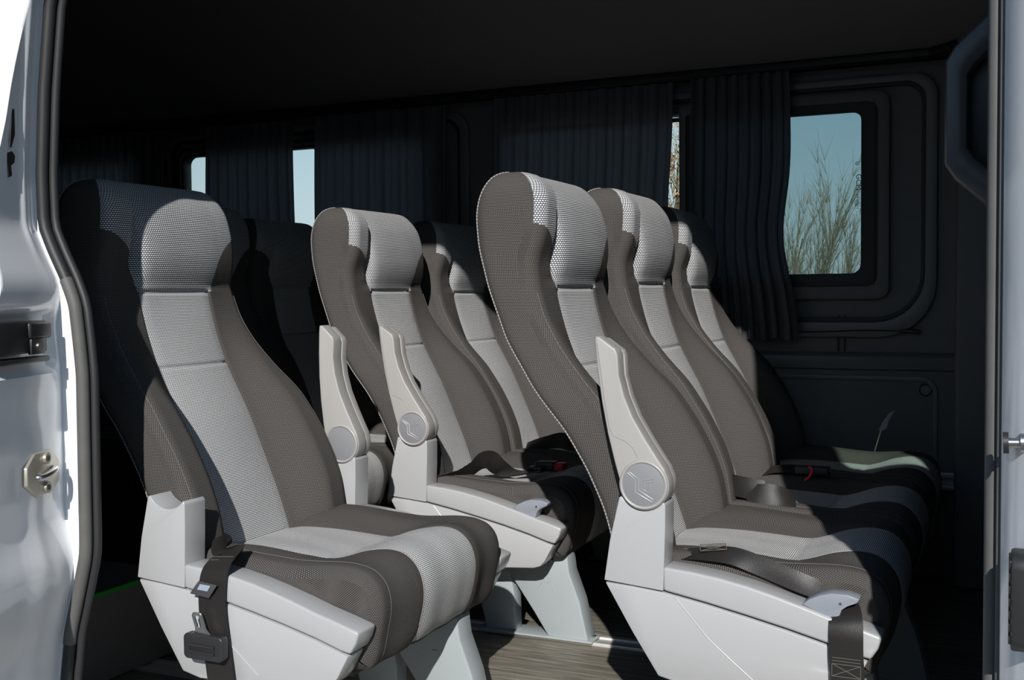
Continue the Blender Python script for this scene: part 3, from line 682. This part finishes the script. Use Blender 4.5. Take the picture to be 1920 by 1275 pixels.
ME_LEV = prism('recline_lever', LEVP, -0.046, -0.016, LEVER, 'y', 0.0025, 2)
ME_RIV = cyl('lever_rivet', (0.1995, -0.0475, 0.3140), (0.1995, -0.0440, 0.3140), 0.0022, STEEL, 12)
FLEG = [(0.05, 0.200), (0.236, 0.200), (0.2415, 0.156), (0.265, 0.094), (0.286, 0.004), (0.192, 0.004), (0.157, 0.058), (0.118, 0.112)]
RLEG = [(-0.01, 0.200), (0.082, 0.200), (0.098, 0.130), (0.107, 0.085), (0.109, 0.004), (0.035, 0.004), (0.012, 0.10)]
ME_FLEG = prism('leg', FLEG, 0.0, 0.052, LEGM, 'y', 0.005, 2)
ME_RLEG = prism('leg', RLEG, 0.008, 0.046, LEGM, 'y', 0.005, 2)
ME_FOOT = box('foot_plate', 0.020, 0.296, -0.008, 0.056, 0.0065, 0.0105, LEGM, 0.001)
ME_BOLT = tube('foot_bolt', [(0.291, 0.024, 0.0100), (0.291, 0.024, 0.0150)], 0.0055, STEEL, n=6)
ME_LEGM1 = tube('leg_mark', [(0.165, -0.0004, 0.112), (0.178, -0.0004, 0.130)], 0.0008, LEGM, n=5)
ME_LEGM2 = tube('leg_mark', [(0.186, -0.0004, 0.130), (0.198, -0.0004, 0.130), (0.204, -0.0004, 0.108)], 0.0008, LEGM, n=5)
ME_PAN = box('seat_pan', -0.03, 0.205, 0.015, 0.430, 0.178, 0.1935, BLACKP, 0.003)

def seat(x, y, label, rec=0.0, dz=0.0, near=True, arm=True, arm_rot=0.0, lever=True, far=False, far_rot=0.0, legs=(), name='passenger_seat'):
    e = empty(name, (x, y, 0)); tag(e, label, 'seat', 'two-tone passenger seats')
    piv = (PIV[0], PIV[1], PIV[2] + dz); rt = (0, math.radians(rec), 0)
    ob('backrest', MD, e, piv, rt, 'dark brown-grey woven backrest bolsters'); ob('centre_panel', MG, e, piv, rt, 'pale grey woven centre stripe')
    ob('head_pad', MH, e, piv, rt, 'pale grey woven head section')
    for m in MPIP: ob('piping', m, e, piv, rt)
    for m in MSEAM: ob('side_seam', m, e, piv, rt)
    ob('seat_cushion', MC, e, label='dark woven seat cushion'); ob('cushion_stripe', MCS, e, label='pale grey stripe over the cushion')
    ob('stripe_piping', MTH, e); ob('cushion_seam', MCSEAM, e); ob('seat_pan', ME_PAN, e)
    if near:
        ob('side_panel', ME_LOW, e); ob('side_rim', ME_RIM, e); ob('arm_post', ME_POST, e); ob('panel_crease', ME_CREASE, e)
        if arm:
            a = ob('armrest', ME_ARM, e, (AP[0], -0.055, AP[1]), (0, math.radians(arm_rot), 0), 'light grey armrest folded up')
            ob('armrest_back_half', ME_ARM2, a); ob('cap_ring', ME_RINGC, a); ob('pivot_cap', ME_CAP, a, label='darker grey round cap'); ob('armrest_seam', ME_ASEAM, a)
            for m in ME_EMB: ob('emblem_stroke', m, a)
        if lever:
            l = ob('recline_lever', ME_LEV, e, label='blue-grey fin-shaped recline lever'); ob('lever_rivet', ME_RIV, l)
    if far:
        ob('side_panel', ME_LOWM, e); ob('side_rim', ME_RIMM, e); ob('arm_post', ME_POSTM, e)
        a = ob('armrest', ME_ARM, e, (AP[0], 0.450, AP[1]), (0, math.radians(far_rot), 0), 'light grey armrest folded up')
        ob('armrest_back_half', ME_ARM2, a); ob('cap_ring', ME_RINGC, a); ob('pivot_cap', ME_CAP, a)
    for ly in legs:
        ob('leg', ME_FLEG, e, (0, ly, 0)); ob('leg', ME_RLEG, e, (0, ly, 0)); ob('foot_plate', ME_FOOT, e, (0, ly, 0)); ob('foot_bolt', ME_BOLT, e, (0, ly, 0))
        ob('leg_mark', ME_LEGM1, e, (0, ly, 0)); ob('leg_mark', ME_LEGM2, e, (0, ly, 0))
    return e
A0 = (0.0, 0.0); B0 = (0.7065, 0.2705); C0 = (0.0105, 0.7767); S_ = 0.45
seatA = seat(*A0, 'single seat at left by the white door pillar, its near armrest missing', arm=False, lever=False, far=True, far_rot=7.5, legs=(0.305,))
seatB1 = seat(*B0, 'seat of the front bench nearest the open door, with raised armrest and emblem cap', legs=(0.035,))
seatB2 = seat(B0[0], B0[1] + S_, 'middle seat of the front row of three', rec=0.8, dz=0.005, near=False, legs=(0.095,))
seatB3 = seat(B0[0], B0[1] + 2 * S_, 'seat of the front row beside the far curtained wall', near=False)
seatC1 = seat(*C0, 'aisle seat of the far pair behind the front bench, its armrest raised', arm_rot=-1.5, legs=(0.035,))
seatC2 = seat(C0[0], C0[1] + S_, 'window seat of the far pair, headrest half in shadow', rec=-0.6, dz=-0.004, near=False, legs=(0.30,))
seatD1 = seat(-0.655, C0[1], 'shadowed aisle seat of the rear pair, mostly hidden by the single seat', rec=10.0, arm=False, legs=(0.035,), lever=False)
seatD2 = seat(-0.655, C0[1] + S_, 'black-looking shadowed window seat of the rear pair', rec=5.0, near=False, legs=(0.30,))

# far-side lever of the front bench, pulled up
e = empty('lifted_lever', (B0[0] + 0.10, 1.60, 0.345)); tag(e, 'blue-grey lever on a thin steel rod beside the far wall', 'lever')
ob('rod', tube('rod', [(0.0, 0, 0.0), (0.016, 0, 0.058)], 0.0022, STEEL, n=8), e)
ob('lever_blade', prism('lever_blade', [(0.010, 0.058), (0.022, 0.056), (0.031, 0.062), (0.036, 0.082), (0.052, 0.112), (0.036, 0.102), (0.022, 0.083)], -0.006, 0.006, LEVER, 'y', 0.002), e)
e = empty('side_bracket', (0.578, 1.622, 0.330)); tag(e, 'narrow blue-grey bracket between front bench and far wall', 'bracket')
ob('bracket_plate', prism('bracket_plate', [(-0.006, 0.085), (-0.003, 0.092), (0.004, 0.088), (0.007, 0.050), (0.006, 0.0), (-0.002, 0.0), (0.000, 0.045)], -0.01, 0.01, LEVER, 'y', 0.002), e)
ob('bracket_tab', prism('bracket_tab', [(0.026, 0.012), (0.034, 0.028), (0.048, 0.020), (0.040, 0.012)], -0.012, 0.006, LEVER, 'y', 0.002), e)

# ------------------------------------------------------------------ seat belts
def stitch_box(nm, o, ex, ez, w, h, parent, loc, r=0.0006):
    """box-and-cross sewing on a strap; o origin corner, ex/ez unit vectors"""
    o = Vector(o); ex = Vector(ex); ez = Vector(ez); m = bpy.data.materials['seam_light']
    P = lambda a, b: o + ex * a + ez * b
    for k, (p, q) in enumerate((((0, 0), (w, 0)), ((w, 0), (w, h)), ((w, h), (0, h)), ((0, h), (0, 0)), ((0, 0), (w, h)), ((w, 0), (0, h)), ((0, h * 1.25), (w, h * 1.25)), ((0, h * 1.5), (w, h * 1.5)))):
        ob('stitching', tube('stitching', [P(*p), P(*q)], r, m, n=5), parent, loc)
plain('seam_light', (0.105, 0.095, 0.082), 0.8)
# A: hanging over the side rim of the single seat
b = empty('seat_belt', (0.0, -0.06, 0.30)); tag(b, 'black lap belt with metal tongue hanging over the single seat side', 'seat belt')
ofs = Vector((0.0, 0.06, -0.30))
def bpart(nm, me, par=b, off=None): return ob(nm, me, par, loc=off if off is not None else ofs)
bpart('strap', ribbon('strap', [(-0.045, 0.010, 0.352), (-0.020, -0.004, 0.362), (0.000, -0.022, 0.3635), (0.000, -0.047, 0.350), (-0.003, -0.058, 0.325), (-0.004, -0.060, 0.28), (0.004, -0.061, 0.22), (0.012, -0.060, 0.15), (0.014, -0.058, 0.05)],
      [(0.6, -0.8, 0.1), (0.9, -0.5, 0.15), (1, -0.2, 0.15), (1, -0.05, 0.12), (1, 0, 0.05), (1, 0, 0), (1, 0, 0), (1, 0, 0), (1, 0, 0)], 0.052, STRAP, 0.0022))
stitch_box('stitching', (-0.022, -0.0545, 0.333), (1, -0.0, 0.1), (0.02, 0.55, 0.80), 0.044, 0.020, b, ofs)
bpart('belt_tag', prism('belt_tag', [(-0.041, 0.304), (-0.004, 0.300), (0.012, 0.322), (-0.024, 0.325)], -0.0675, -0.0655, TAGM, 'y', 0.0003))
bpart('tag_print', prism('tag_print', [(-0.026, 0.312), (-0.006, 0.311), (0.000, 0.320), (-0.020, 0.321)], -0.0682, -0.0674, TAGW, 'y', 0))
bpart('buckle_housing', prism('buckle_housing', rrect(-0.046, 0.030, 0.205, 0.245, 0.008, 5), -0.080, -0.063, BLACKP, 'y', 0.003, 3))
bpart('housing_slot', box('housing_slot', -0.034, 0.016, -0.0815, -0.078, 0.2215, 0.2275, STRAP, 0.001))
bpart('housing_bar', tube('housing_bar', [(-0.034, -0.0815, 0.2285), (0.016, -0.0815, 0.2285)], 0.0022, BLACKP, n=8))
bpart('housing_bar', tube('housing_bar', [(-0.034, -0.0815, 0.2175), (0.016, -0.0815, 0.2175)], 0.0018, BLACKP, n=8))
to = [(-0.028, 0.244), (-0.026, 0.252), (-0.0325, 0.272), (-0.030, 0.2775), (-0.016, 0.2775), (-0.0125, 0.272), (-0.006, 0.253), (0.004, 0.243)]
ti = [(-0.0225, 0.254), (-0.0220, 0.257), (-0.0270, 0.269), (-0.0262, 0.2725), (-0.0200, 0.2725), (-0.0182, 0.269), (-0.0150, 0.257), (-0.0160, 0.254)]
bpart('tongue', ring('tongue', to, ti, -0.0745, -0.0715, STEEL, 0.0006))
# B1: strap along the rim, then hanging down past the lever
ox, oy = B0
b = empty('seat_belt', (ox, oy - 0.06, 0.30)); tag(b, 'black lap belt along the front bench rim, sewn end hanging past the lever', 'seat belt')
bpart('strap', ribbon('strap', [(-0.050, 0.018, 0.350), (-0.015, 0.008, 0.356), (0.030, 0.002, 0.358), (0.075, -0.002, 0.347), (0.120, -0.004, 0.3325), (0.165, -0.006, 0.3195)],
      [(0.3, 1, 0.5), (0.25, 0.9, 0.6), (0.3, 0.7, 0.9), (0.3, 0.35, 1), (0.3, 0.3, 1), (0.3, 0.6, 0.8)], 0.030, STRAP, 0.002), b, ofs)
bpart('strap', ribbon('strap', [(0.186, -0.010, 0.306), (0.200, -0.030, 0.303), (0.207, -0.050, 0.292), (0.209, -0.0590, 0.272), (0.2095, -0.061, 0.245), (0.212, -0.0625, 0.20), (0.214, -0.061, 0.10)],
      [(0.5, 0.5, 0.5), (0.8, 0.3, 0.4), (1, 0.1, 0.2), (1, 0, 0), (1, 0, 0), (1, 0, 0), (1, 0, 0)], 0.048, STRAP, 0.0024), b, ofs)
stitch_box('stitching', (0.190, -0.0640, 0.212), (1, 0, 0), (0, 0.02, 1), 0.040, 0.018, b, ofs)
stitch_box('stitching', (-0.02, 0.000, 0.362), (0.9, 0.1, 0.1), (-0.2, 0.6, 0.4), 0.045, 0.012, b, ofs)
# B2: folded loop on the middle seat
b = empty('seat_belt', (ox - 0.06, oy + S_ + 0.03, 0.34)); tag(b, 'black belt folded in a loop on the middle seat of the front row', 'seat belt')
of2 = Vector((0.06, -0.03, -0.34))
bpart('strap', ribbon('strap', [(-0.060, 0.080, 0.366), (-0.080, 0.062, 0.376), (-0.089, 0.046, 0.381), (-0.080, 0.033, 0.383), (-0.055, 0.030, 0.380), (-0.020, 0.034, 0.374)],
      [(0, 0.1, 1), (0.1, 0.1, 1), (0.1, 0, 1), (0.2, 0, 1), (0.25, 0.1, 1), (0.3, 0.3, 1)], 0.042, STRAP, 0.002), b, of2)
bpart('strap', ribbon('strap', [(-0.050, 0.026, 0.364), (-0.025, 0.024, 0.368), (0.000, 0.026, 0.368), (0.022, 0.032, 0.363), (0.042, 0.042, 0.354)],
      [(0.45, 0.4, 0.9), (0.4, 0.4, 0.9), (0.3, 0.5, 0.85), (0.2, 0.7, 0.7), (0.0, 0.9, 0.4)], 0.046, STRAP, 0.002), b, of2)
bpart('red_stop', box('red_stop', -0.066, -0.061, 0.012, 0.016, 0.336, 0.340, REDP, 0.0005), b, of2)
# buckle between the middle and far seat of the front row
b = empty('belt_buckle', (0.66, 1.10, 0.335)); tag(b, 'black belt buckle with a pink-red pull cord between the front bench seats', 'buckle')
bpart('buckle_stalk', ribbon('buckle_stalk', [(-0.060, 0.0, 0.012), (-0.02, 0.0, 0.028), (0.03, 0.005, 0.032), (0.06, 0.010, 0.030)], [(0, 1, 0.4)] * 4, 0.030, STRAP, 0.004), b, (0, 0, 0))
bpart('buckle_housing', box('buckle_housing', 0.028, 0.105, -0.010, 0.018, 0.020, 0.040, BLACKP, 0.005, 3), b, (0, 0, 0))
bpart('pull_cord', tube('pull_cord', spline([(0.048, -0.016, -0.006), (0.053, -0.016, 0.008), (0.064, -0.014, 0.020), (0.068, -0.012, 0.034), (0.060, -0.010, 0.041)], 5), 0.0034, REDT, n=8), b, (0, 0, 0))
bpart('cord_knot', tube('cord_knot', spline([(0.044, -0.018, -0.004), (0.052, -0.020, -0.008), (0.062, -0.018, -0.002)], 5), 0.0032, REDT, n=8), b, (0, 0, 0))
# C1: strap humped over the cushion, tongue latched in the neighbouring red buckle
cx, cy = C0
b = empty('seat_belt', (cx, cy + 0.06, 0.33)); tag(b, 'black belt humped across the aisle seat of the far pair', 'seat belt')
of3 = Vector((0, -0.06, -0.33))
bpart('strap', ribbon('strap', [(-0.075, 0.020, 0.345), (-0.050, 0.030, 0.352), (-0.030, 0.045, 0.356), (-0.008, 0.060, 0.366), (0.012, 0.075, 0.384), (0.026, 0.090, 0.386), (0.038, 0.110, 0.366), (0.052, 0.140, 0.349), (0.075, 0.180, 0.343), (0.092, 0.205, 0.345)],
      [(0.3, -0.8, 0.5), (0.5, -0.6, 0.5), (0.5, -0.5, 0.6), (0.5, -0.2, 0.8), (0.5, 0.2, 0.8), (0.6, 0.3, 0.7), (0.7, 0.0, 0.7), (0.8, -0.3, 0.5), (0.8, -0.3, 0.3), (0.8, -0.3, 0.3)], 0.044, STRAP, 0.002), b, of3)
bpart('strap_keeper', box('strap_keeper', 0.070, 0.110, 0.195, 0.225, 0.342, 0.356, BLACKP, 0.004), b, of3)
b = empty('belt_buckle', (cx + 0.09, cy + 0.24, 0.335)); tag(b, 'black belt buckle with a red release button on the far pair of seats', 'buckle')
bpart('buckle_housing', box('buckle_housing', -0.010, 0.040, -0.018, 0.020, 0.008, 0.030, BLACKP, 0.005, 3), b, (0, 0, 0))
bpart('release_button', box('release_button', 0.038, 0.062, -0.015, 0.017, 0.011, 0.028, REDP, 0.003, 2), b, (0, 0, 0))
b = empty('seat_belt', (cx + 0.06, cy + 0.50, 0.345)); tag(b, 'shadowed black belt lying on the window seat of the far pair', 'seat belt')
bpart('strap', ribbon('strap', [(-0.13, 0.02, 0.012), (-0.08, 0.03, 0.022), (-0.03, 0.03, 0.030), (0.01, 0.02, 0.018), (0.07, 0.0, 0.012)], [(0.2, 1, 0.4), (0.2, 0.7, 0.7), (0.3, 0.4, 0.9), (0.3, 0.8, 0.5), (0.3, 1, 0.1)], 0.044, STRAP, 0.002), b, (0, 0, 0))
bpart('buckle_housing', box('buckle_housing', 0.02, 0.075, -0.03, 0.0, 0.012, 0.030, BLACKP, 0.005, 3), b, (0, 0, 0))

# ------------------------------------------------------------------ curtains
def curtain(x0, x1, z0, z1, label, seed, pl=14, flare=0.0, x0b=None, x1b=None, amp=0.009, wob=None):
    r = np.random.RandomState(seed)
    nx = pl * 12; nz = 26; V = []; F = []
    x0b = x0 if x0b is None else x0b; x1b = x1 if x1b is None else x1b
    ph = np.cumsum(np.concatenate([[0], r.uniform(0.7, 1.35, nx)])); ph = ph / ph[-1] * pl * 2 * math.pi
    am = np.interp(np.linspace(0, 1, nx + 1), np.linspace(0, 1, pl + 1), r.uniform(0.55, 1.2, pl + 1))
    dr = np.interp(np.linspace(0, 1, nx + 1), np.linspace(0, 1, 6), r.uniform(-1, 1, 6))
    for th in (0, 1):
        for i in range(nz + 1):
            t = i / nz; z = z1 + (z0 - z1) * t
            for j in range(nx + 1):
                f = j / nx; xa = x0 + (x0b - x0) * t; xb = x1 + (x1b - x1) * t
                if wob: xa += wob[0] * math.exp(-((t - wob[1]) / 0.18) ** 2) if wob[0] < 0 else 0; xb += wob[2] * math.exp(-((t - wob[1]) / 0.2) ** 2)
                c = math.cos(ph[j] + 0.9 * t * dr[j] + 0.5 * math.sin(3 * t + j * 0.02))
                y = WALLY - 0.045 - amp * am[j] * np.sign(c) * abs(c) ** 0.6 * (0.75 + 0.45 * t) - 0.010 * math.sin(math.pi * t) + th * 0.0016
                zz = z + (0.004 * math.sin(j * 0.31) if i == nz else 0)
                V.append((xa + (xb - xa) * f + 0.003 * math.sin(ph[j] * 2), y, zz))
    m = (nx + 1) * (nz + 1)
    for i in range(nz):
        for j in range(nx):
            a = i * (nx + 1) + j; q = (a, a + 1, a + nx + 2, a + nx + 1); F.append(q); F.append(tuple(m + k for k in q[::-1]))
    for i in range(nz):
        for j in (0, nx):
            a = i * (nx + 1) + j; F.append((a, a + nx + 1, m + a + nx + 1, m + a))
    for j in range(nx):
        for i in (0, nz): a = i * (nx + 1) + j; F.append((a, a + 1, m + a + 1, m + a))
    o = ob('curtain', mesh('curtain', V, F, CURT, sharp=80))
    tag(o, label, 'curtain', 'charcoal window curtains')
    return o
curtain(-2.128, -1.62, 0.66, 1.362, 'rearmost charcoal curtain beside the thin bright sliver at left', 3, 12)
curtain(-1.432, -1.068, 0.66, 1.358, 'charcoal curtain between the two narrow sky gaps of the middle window', 4, 9, x1b=-1.045)
curtain(-0.978, -0.489, 0.655, 1.362, 'charcoal curtain at the front half of the middle window', 5, 8)
curtain(-0.320, 0.244, 0.65, 1.368, 'wide pleated charcoal curtain behind the nearest headrests', 6, 11, wob=(0.0, 0.5, -0.012))
curtain(0.297, 0.572, 0.636, 1.372, 'bunched charcoal curtain beside the clear window pane', 8, 9, x1b=0.600, wob=(0.0, 0.62, -0.030), amp=0.012)
tag(ob('curtain_rail', tube('curtain_rail', [(-3.0, WALLY - 0.046, 1.372), (0.62, WALLY - 0.046, 1.378)], 0.006, GASKET, n=8)), 'thin black rail the curtains hang from', 'curtain rail')

# cable lying on the window ledge
e = empty('cable', (0.56, WALLY - 0.006, 0.653)); tag(e, 'thin black cable with a plug lying along the far wall moulding', 'cable')
ob('wire', tube('wire', [(0.0, 0, 0.0), (0.10, 0, 0.002), (0.20, 0, 0.006), (0.30, 0, 0.005)], 0.0022, BLACKP, n=8), e)
ob('plug', tube('plug', [(0.295, 0, 0.005), (0.315, 0, 0.005), (0.33, 0, 0.0045), (0.338, 0, 0.004), (0.352, 0, 0.004)], 0.005, BLACKP, n=12, rs=[0.004, 0.0062, 0.0055, 0.007, 0.003]), e)

# cab headrest ring seen past the front pillar
e = empty('cab_headrest', (1.16, 0.10, 0.87)); tag(e, 'dark ring-shaped cab headrest with a pale edge behind the front pillar', 'headrest')
def ringloop(x0, x1, z0, z1, c):
    return [(x0, z0 + c * 1.3), (x0 + c * 0.25, z0 + c * 0.9), (x0 + c * 1.2, z0), (x1 - c, z0), (x1, z0 + c), (x1, z1 - c), (x1 - c, z1), (x0 + c * 1.2, z1), (x0 + c * 0.25, z1 - c * 0.9), (x0, z1 - c * 1.3)]
ob('headrest_frame', ring('headrest_frame', ringloop(1.0495, 1.29, 0.868, 1.115, 0.046), ringloop(1.078, 1.262, 0.905, 1.078, 0.032), 0.08, 0.13, plain('cab_grey_plastic', (0.07, 0.07, 0.073), 0.35), 0.010), e, (-1.16, -0.10, -0.87))
ob('headrest_pad', prism('headrest_pad', ringloop(1.070, 1.270, 0.895, 1.088, 0.035), 0.105, 0.125, BLACKP, 'y', 0.004), e, (-1.16, -0.10, -0.87))
for x in (1.17, 1.24): ob('headrest_post', cyl('headrest_post', (x, 0.105, 0.704), (x, 0.105, 0.89), 0.006, STEEL, 12), e, (-1.16, -0.10, -0.87))
e2 = empty('cab_bench', (1.30, 0.12, -0.02)); tag(e2, 'dark cab bench back hidden in shade behind the front pillar', 'bench')
ob('bench_back', prism('bench_back', rrect(1.14, 1.36, 0.28, 0.700, 0.05), -0.06, 0.36, TRIM, 'y', 0.02, 3), e2, (-1.30, -0.12, 0.02))
ob('bench_seat', box('bench_seat', 1.14, 1.70, -0.07, 0.37, -0.02, 0.28, TRIM, 0.03, 3), e2, (-1.30, -0.12, 0.02))

# dark step box at left with a strip of green tape
e = empty('step_box', (-0.78, 0.28, 0.0)); tag(e, 'black floor box behind the single seat with a green tape edge', 'box')
ob('box_body', box('box_body', -0.28, 0.278, -0.20, 0.14, 0.0065, 0.185, TRIM, 0.004), e)
ob('tape_strip', box('tape_strip', 0.270, 0.2805, -0.092, 0.028, 0.1785, 0.1885, GREENT, 0.0006), e, label='green tape strip')

# ------------------------------------------------------------------ trees outside the far windows
def bare_tree(x, y, h, lean, seed, label, nb=70, spread=0.5, leafy=0, mat=TWIG, r0=0.05):
    r = np.random.RandomState(seed)
    e = empty('bare_tree', (x, y, -0.66)); tag(e, label, 'tree', 'trees beyond the far windows')
    tr = [(lean * (k / 8) ** 1.5 * h, 0.1 * math.sin(k), h * 0.75 * k / 8) for k in range(9)]
    ob('trunk', tube('trunk', tr, r0, BARK, n=6, rs=[r0 * (1 - 0.85 * k / 8) for k in range(9)]), e)
    V = []; F = []
    LV = []; LF = []
    for b_ in range(nb):
        t = r.uniform(0.25, 1.0); i = int(t * 8); p = np.array(tr[min(i, 8)], float)
        an = r.uniform(0, 6.28); L = h * r.uniform(0.22, 0.45); d = np.array([math.cos(an) * spread + lean * 1.2, math.sin(an) * spread, 1.0]); d /= np.linalg.norm(d)
        pts = [p]; 
        for k in range(7):
            d = d + np.array([r.normal(0, 0.07), r.normal(0, 0.07), -0.03]); d /= np.linalg.norm(d); pts.append(pts[-1] + d * L / 7)
        def strand(pts, rad):
            base = len(V)
            for k, q in enumerate(pts):
                rr = rad * (1 - 0.8 * k / (len(pts) - 1))
                for a in range(3): V.append((q[0] + rr * math.cos(a * 2.09), q[1] + rr * math.sin(a * 2.09), q[2]))
            for k in range(len(pts) - 1):
                for a in range(3): F.append((base + k * 3 + a, base + k * 3 + (a + 1) % 3, base + k * 3 + 3 + (a + 1) % 3, base + k * 3 + 3 + a))
        strand(pts, 0.008)
        for s in range(26):
            k = r.randint(2, 8); q = pts[k]; dd = d + np.array([r.normal(0, 0.28), r.normal(0, 0.28), r.uniform(-0.2, 0.4)]); dd /= np.linalg.norm(dd); l = L * r.uniform(0.15, 0.4)
            tw = [q + dd * l * m_ / 4 + np.array([0, 0, -0.05 * l * (m_ / 4) ** 2]) for m_ in range(5)]
            strand(tw, 0.0028)
            if leafy and r.rand() < leafy:
                for m_ in range(4):
                    c = tw[r.randint(1, 5)] + r.normal(0, 0.03, 3); b0 = len(LV); s_ = r.uniform(0.02, 0.045); u = r.normal(0, 1, 3); u /= np.linalg.norm(u); v = np.cross(u, r.normal(0, 1, 3)); v /= np.linalg.norm(v)
                    LV.extend([c - u * s_, c + v * s_ * 0.5, c + u * s_, c - v * s_ * 0.5]); LF.append((b0, b0 + 1, b0 + 2, b0 + 3))
    tw = ob('twigs', mesh('twigs', V, F, mat), e); tw['kind'] = 'stuff'
    if leafy:
        lf = ob('leaves', mesh('leaves', LV, LF, LEAF, smooth=False), e); lf['kind'] = 'stuff'
    return e
bare_tree(-2.01, 15.4, 2.95, 0.10, 21, 'bare pale tree showing at the left edge of the clear pane', 46, 0.20)
bare_tree(-1.19, 12.6, 2.75, 0.12, 22, 'tall bare tree leaning right in the middle of the clear pane', 60, 0.19)
bare_tree(-1.10, 13.6, 2.35, 0.14, 23, 'thin bare sapling right of the tallest bare tree', 26, 0.18)
bare_tree(-0.85, 14.6, 2.25, 0.12, 24, 'low bare shrub at the right corner of the clear pane', 34, 0.3)
bare_tree(-3.25, 14.0, 4.4, 0.0, 25, 'autumn tree with a few orange leaves in the narrow curtain gap', 80, 0.5, leafy=0.55)
PL = [(-20.819, 24.0, 5.604), (-17.139, 24.0, 4.935), (-16.521, 24.0, 4.823), (-15.912, 24.0, 4.712), (-11.005, 24.0, 3.820)]
e = empty('power_line', (PL[0][0], 24.0, -0.66)); tag(e, 'thin dark power line crossing the sky gap of the middle window', 'power line')
ob('wire', tube('wire', PL, 0.018, BLACKP, n=6), e, (-PL[0][0], -24.0, 0.66))
for q in (PL[0], PL[-1]): ob('pole', tube('pole', [(q[0], 24.0, -0.66), (q[0], 24.0, q[2] + 0.1)], 0.09, BARK, n=8), e, (-PL[0][0], -24.0, 0.66))
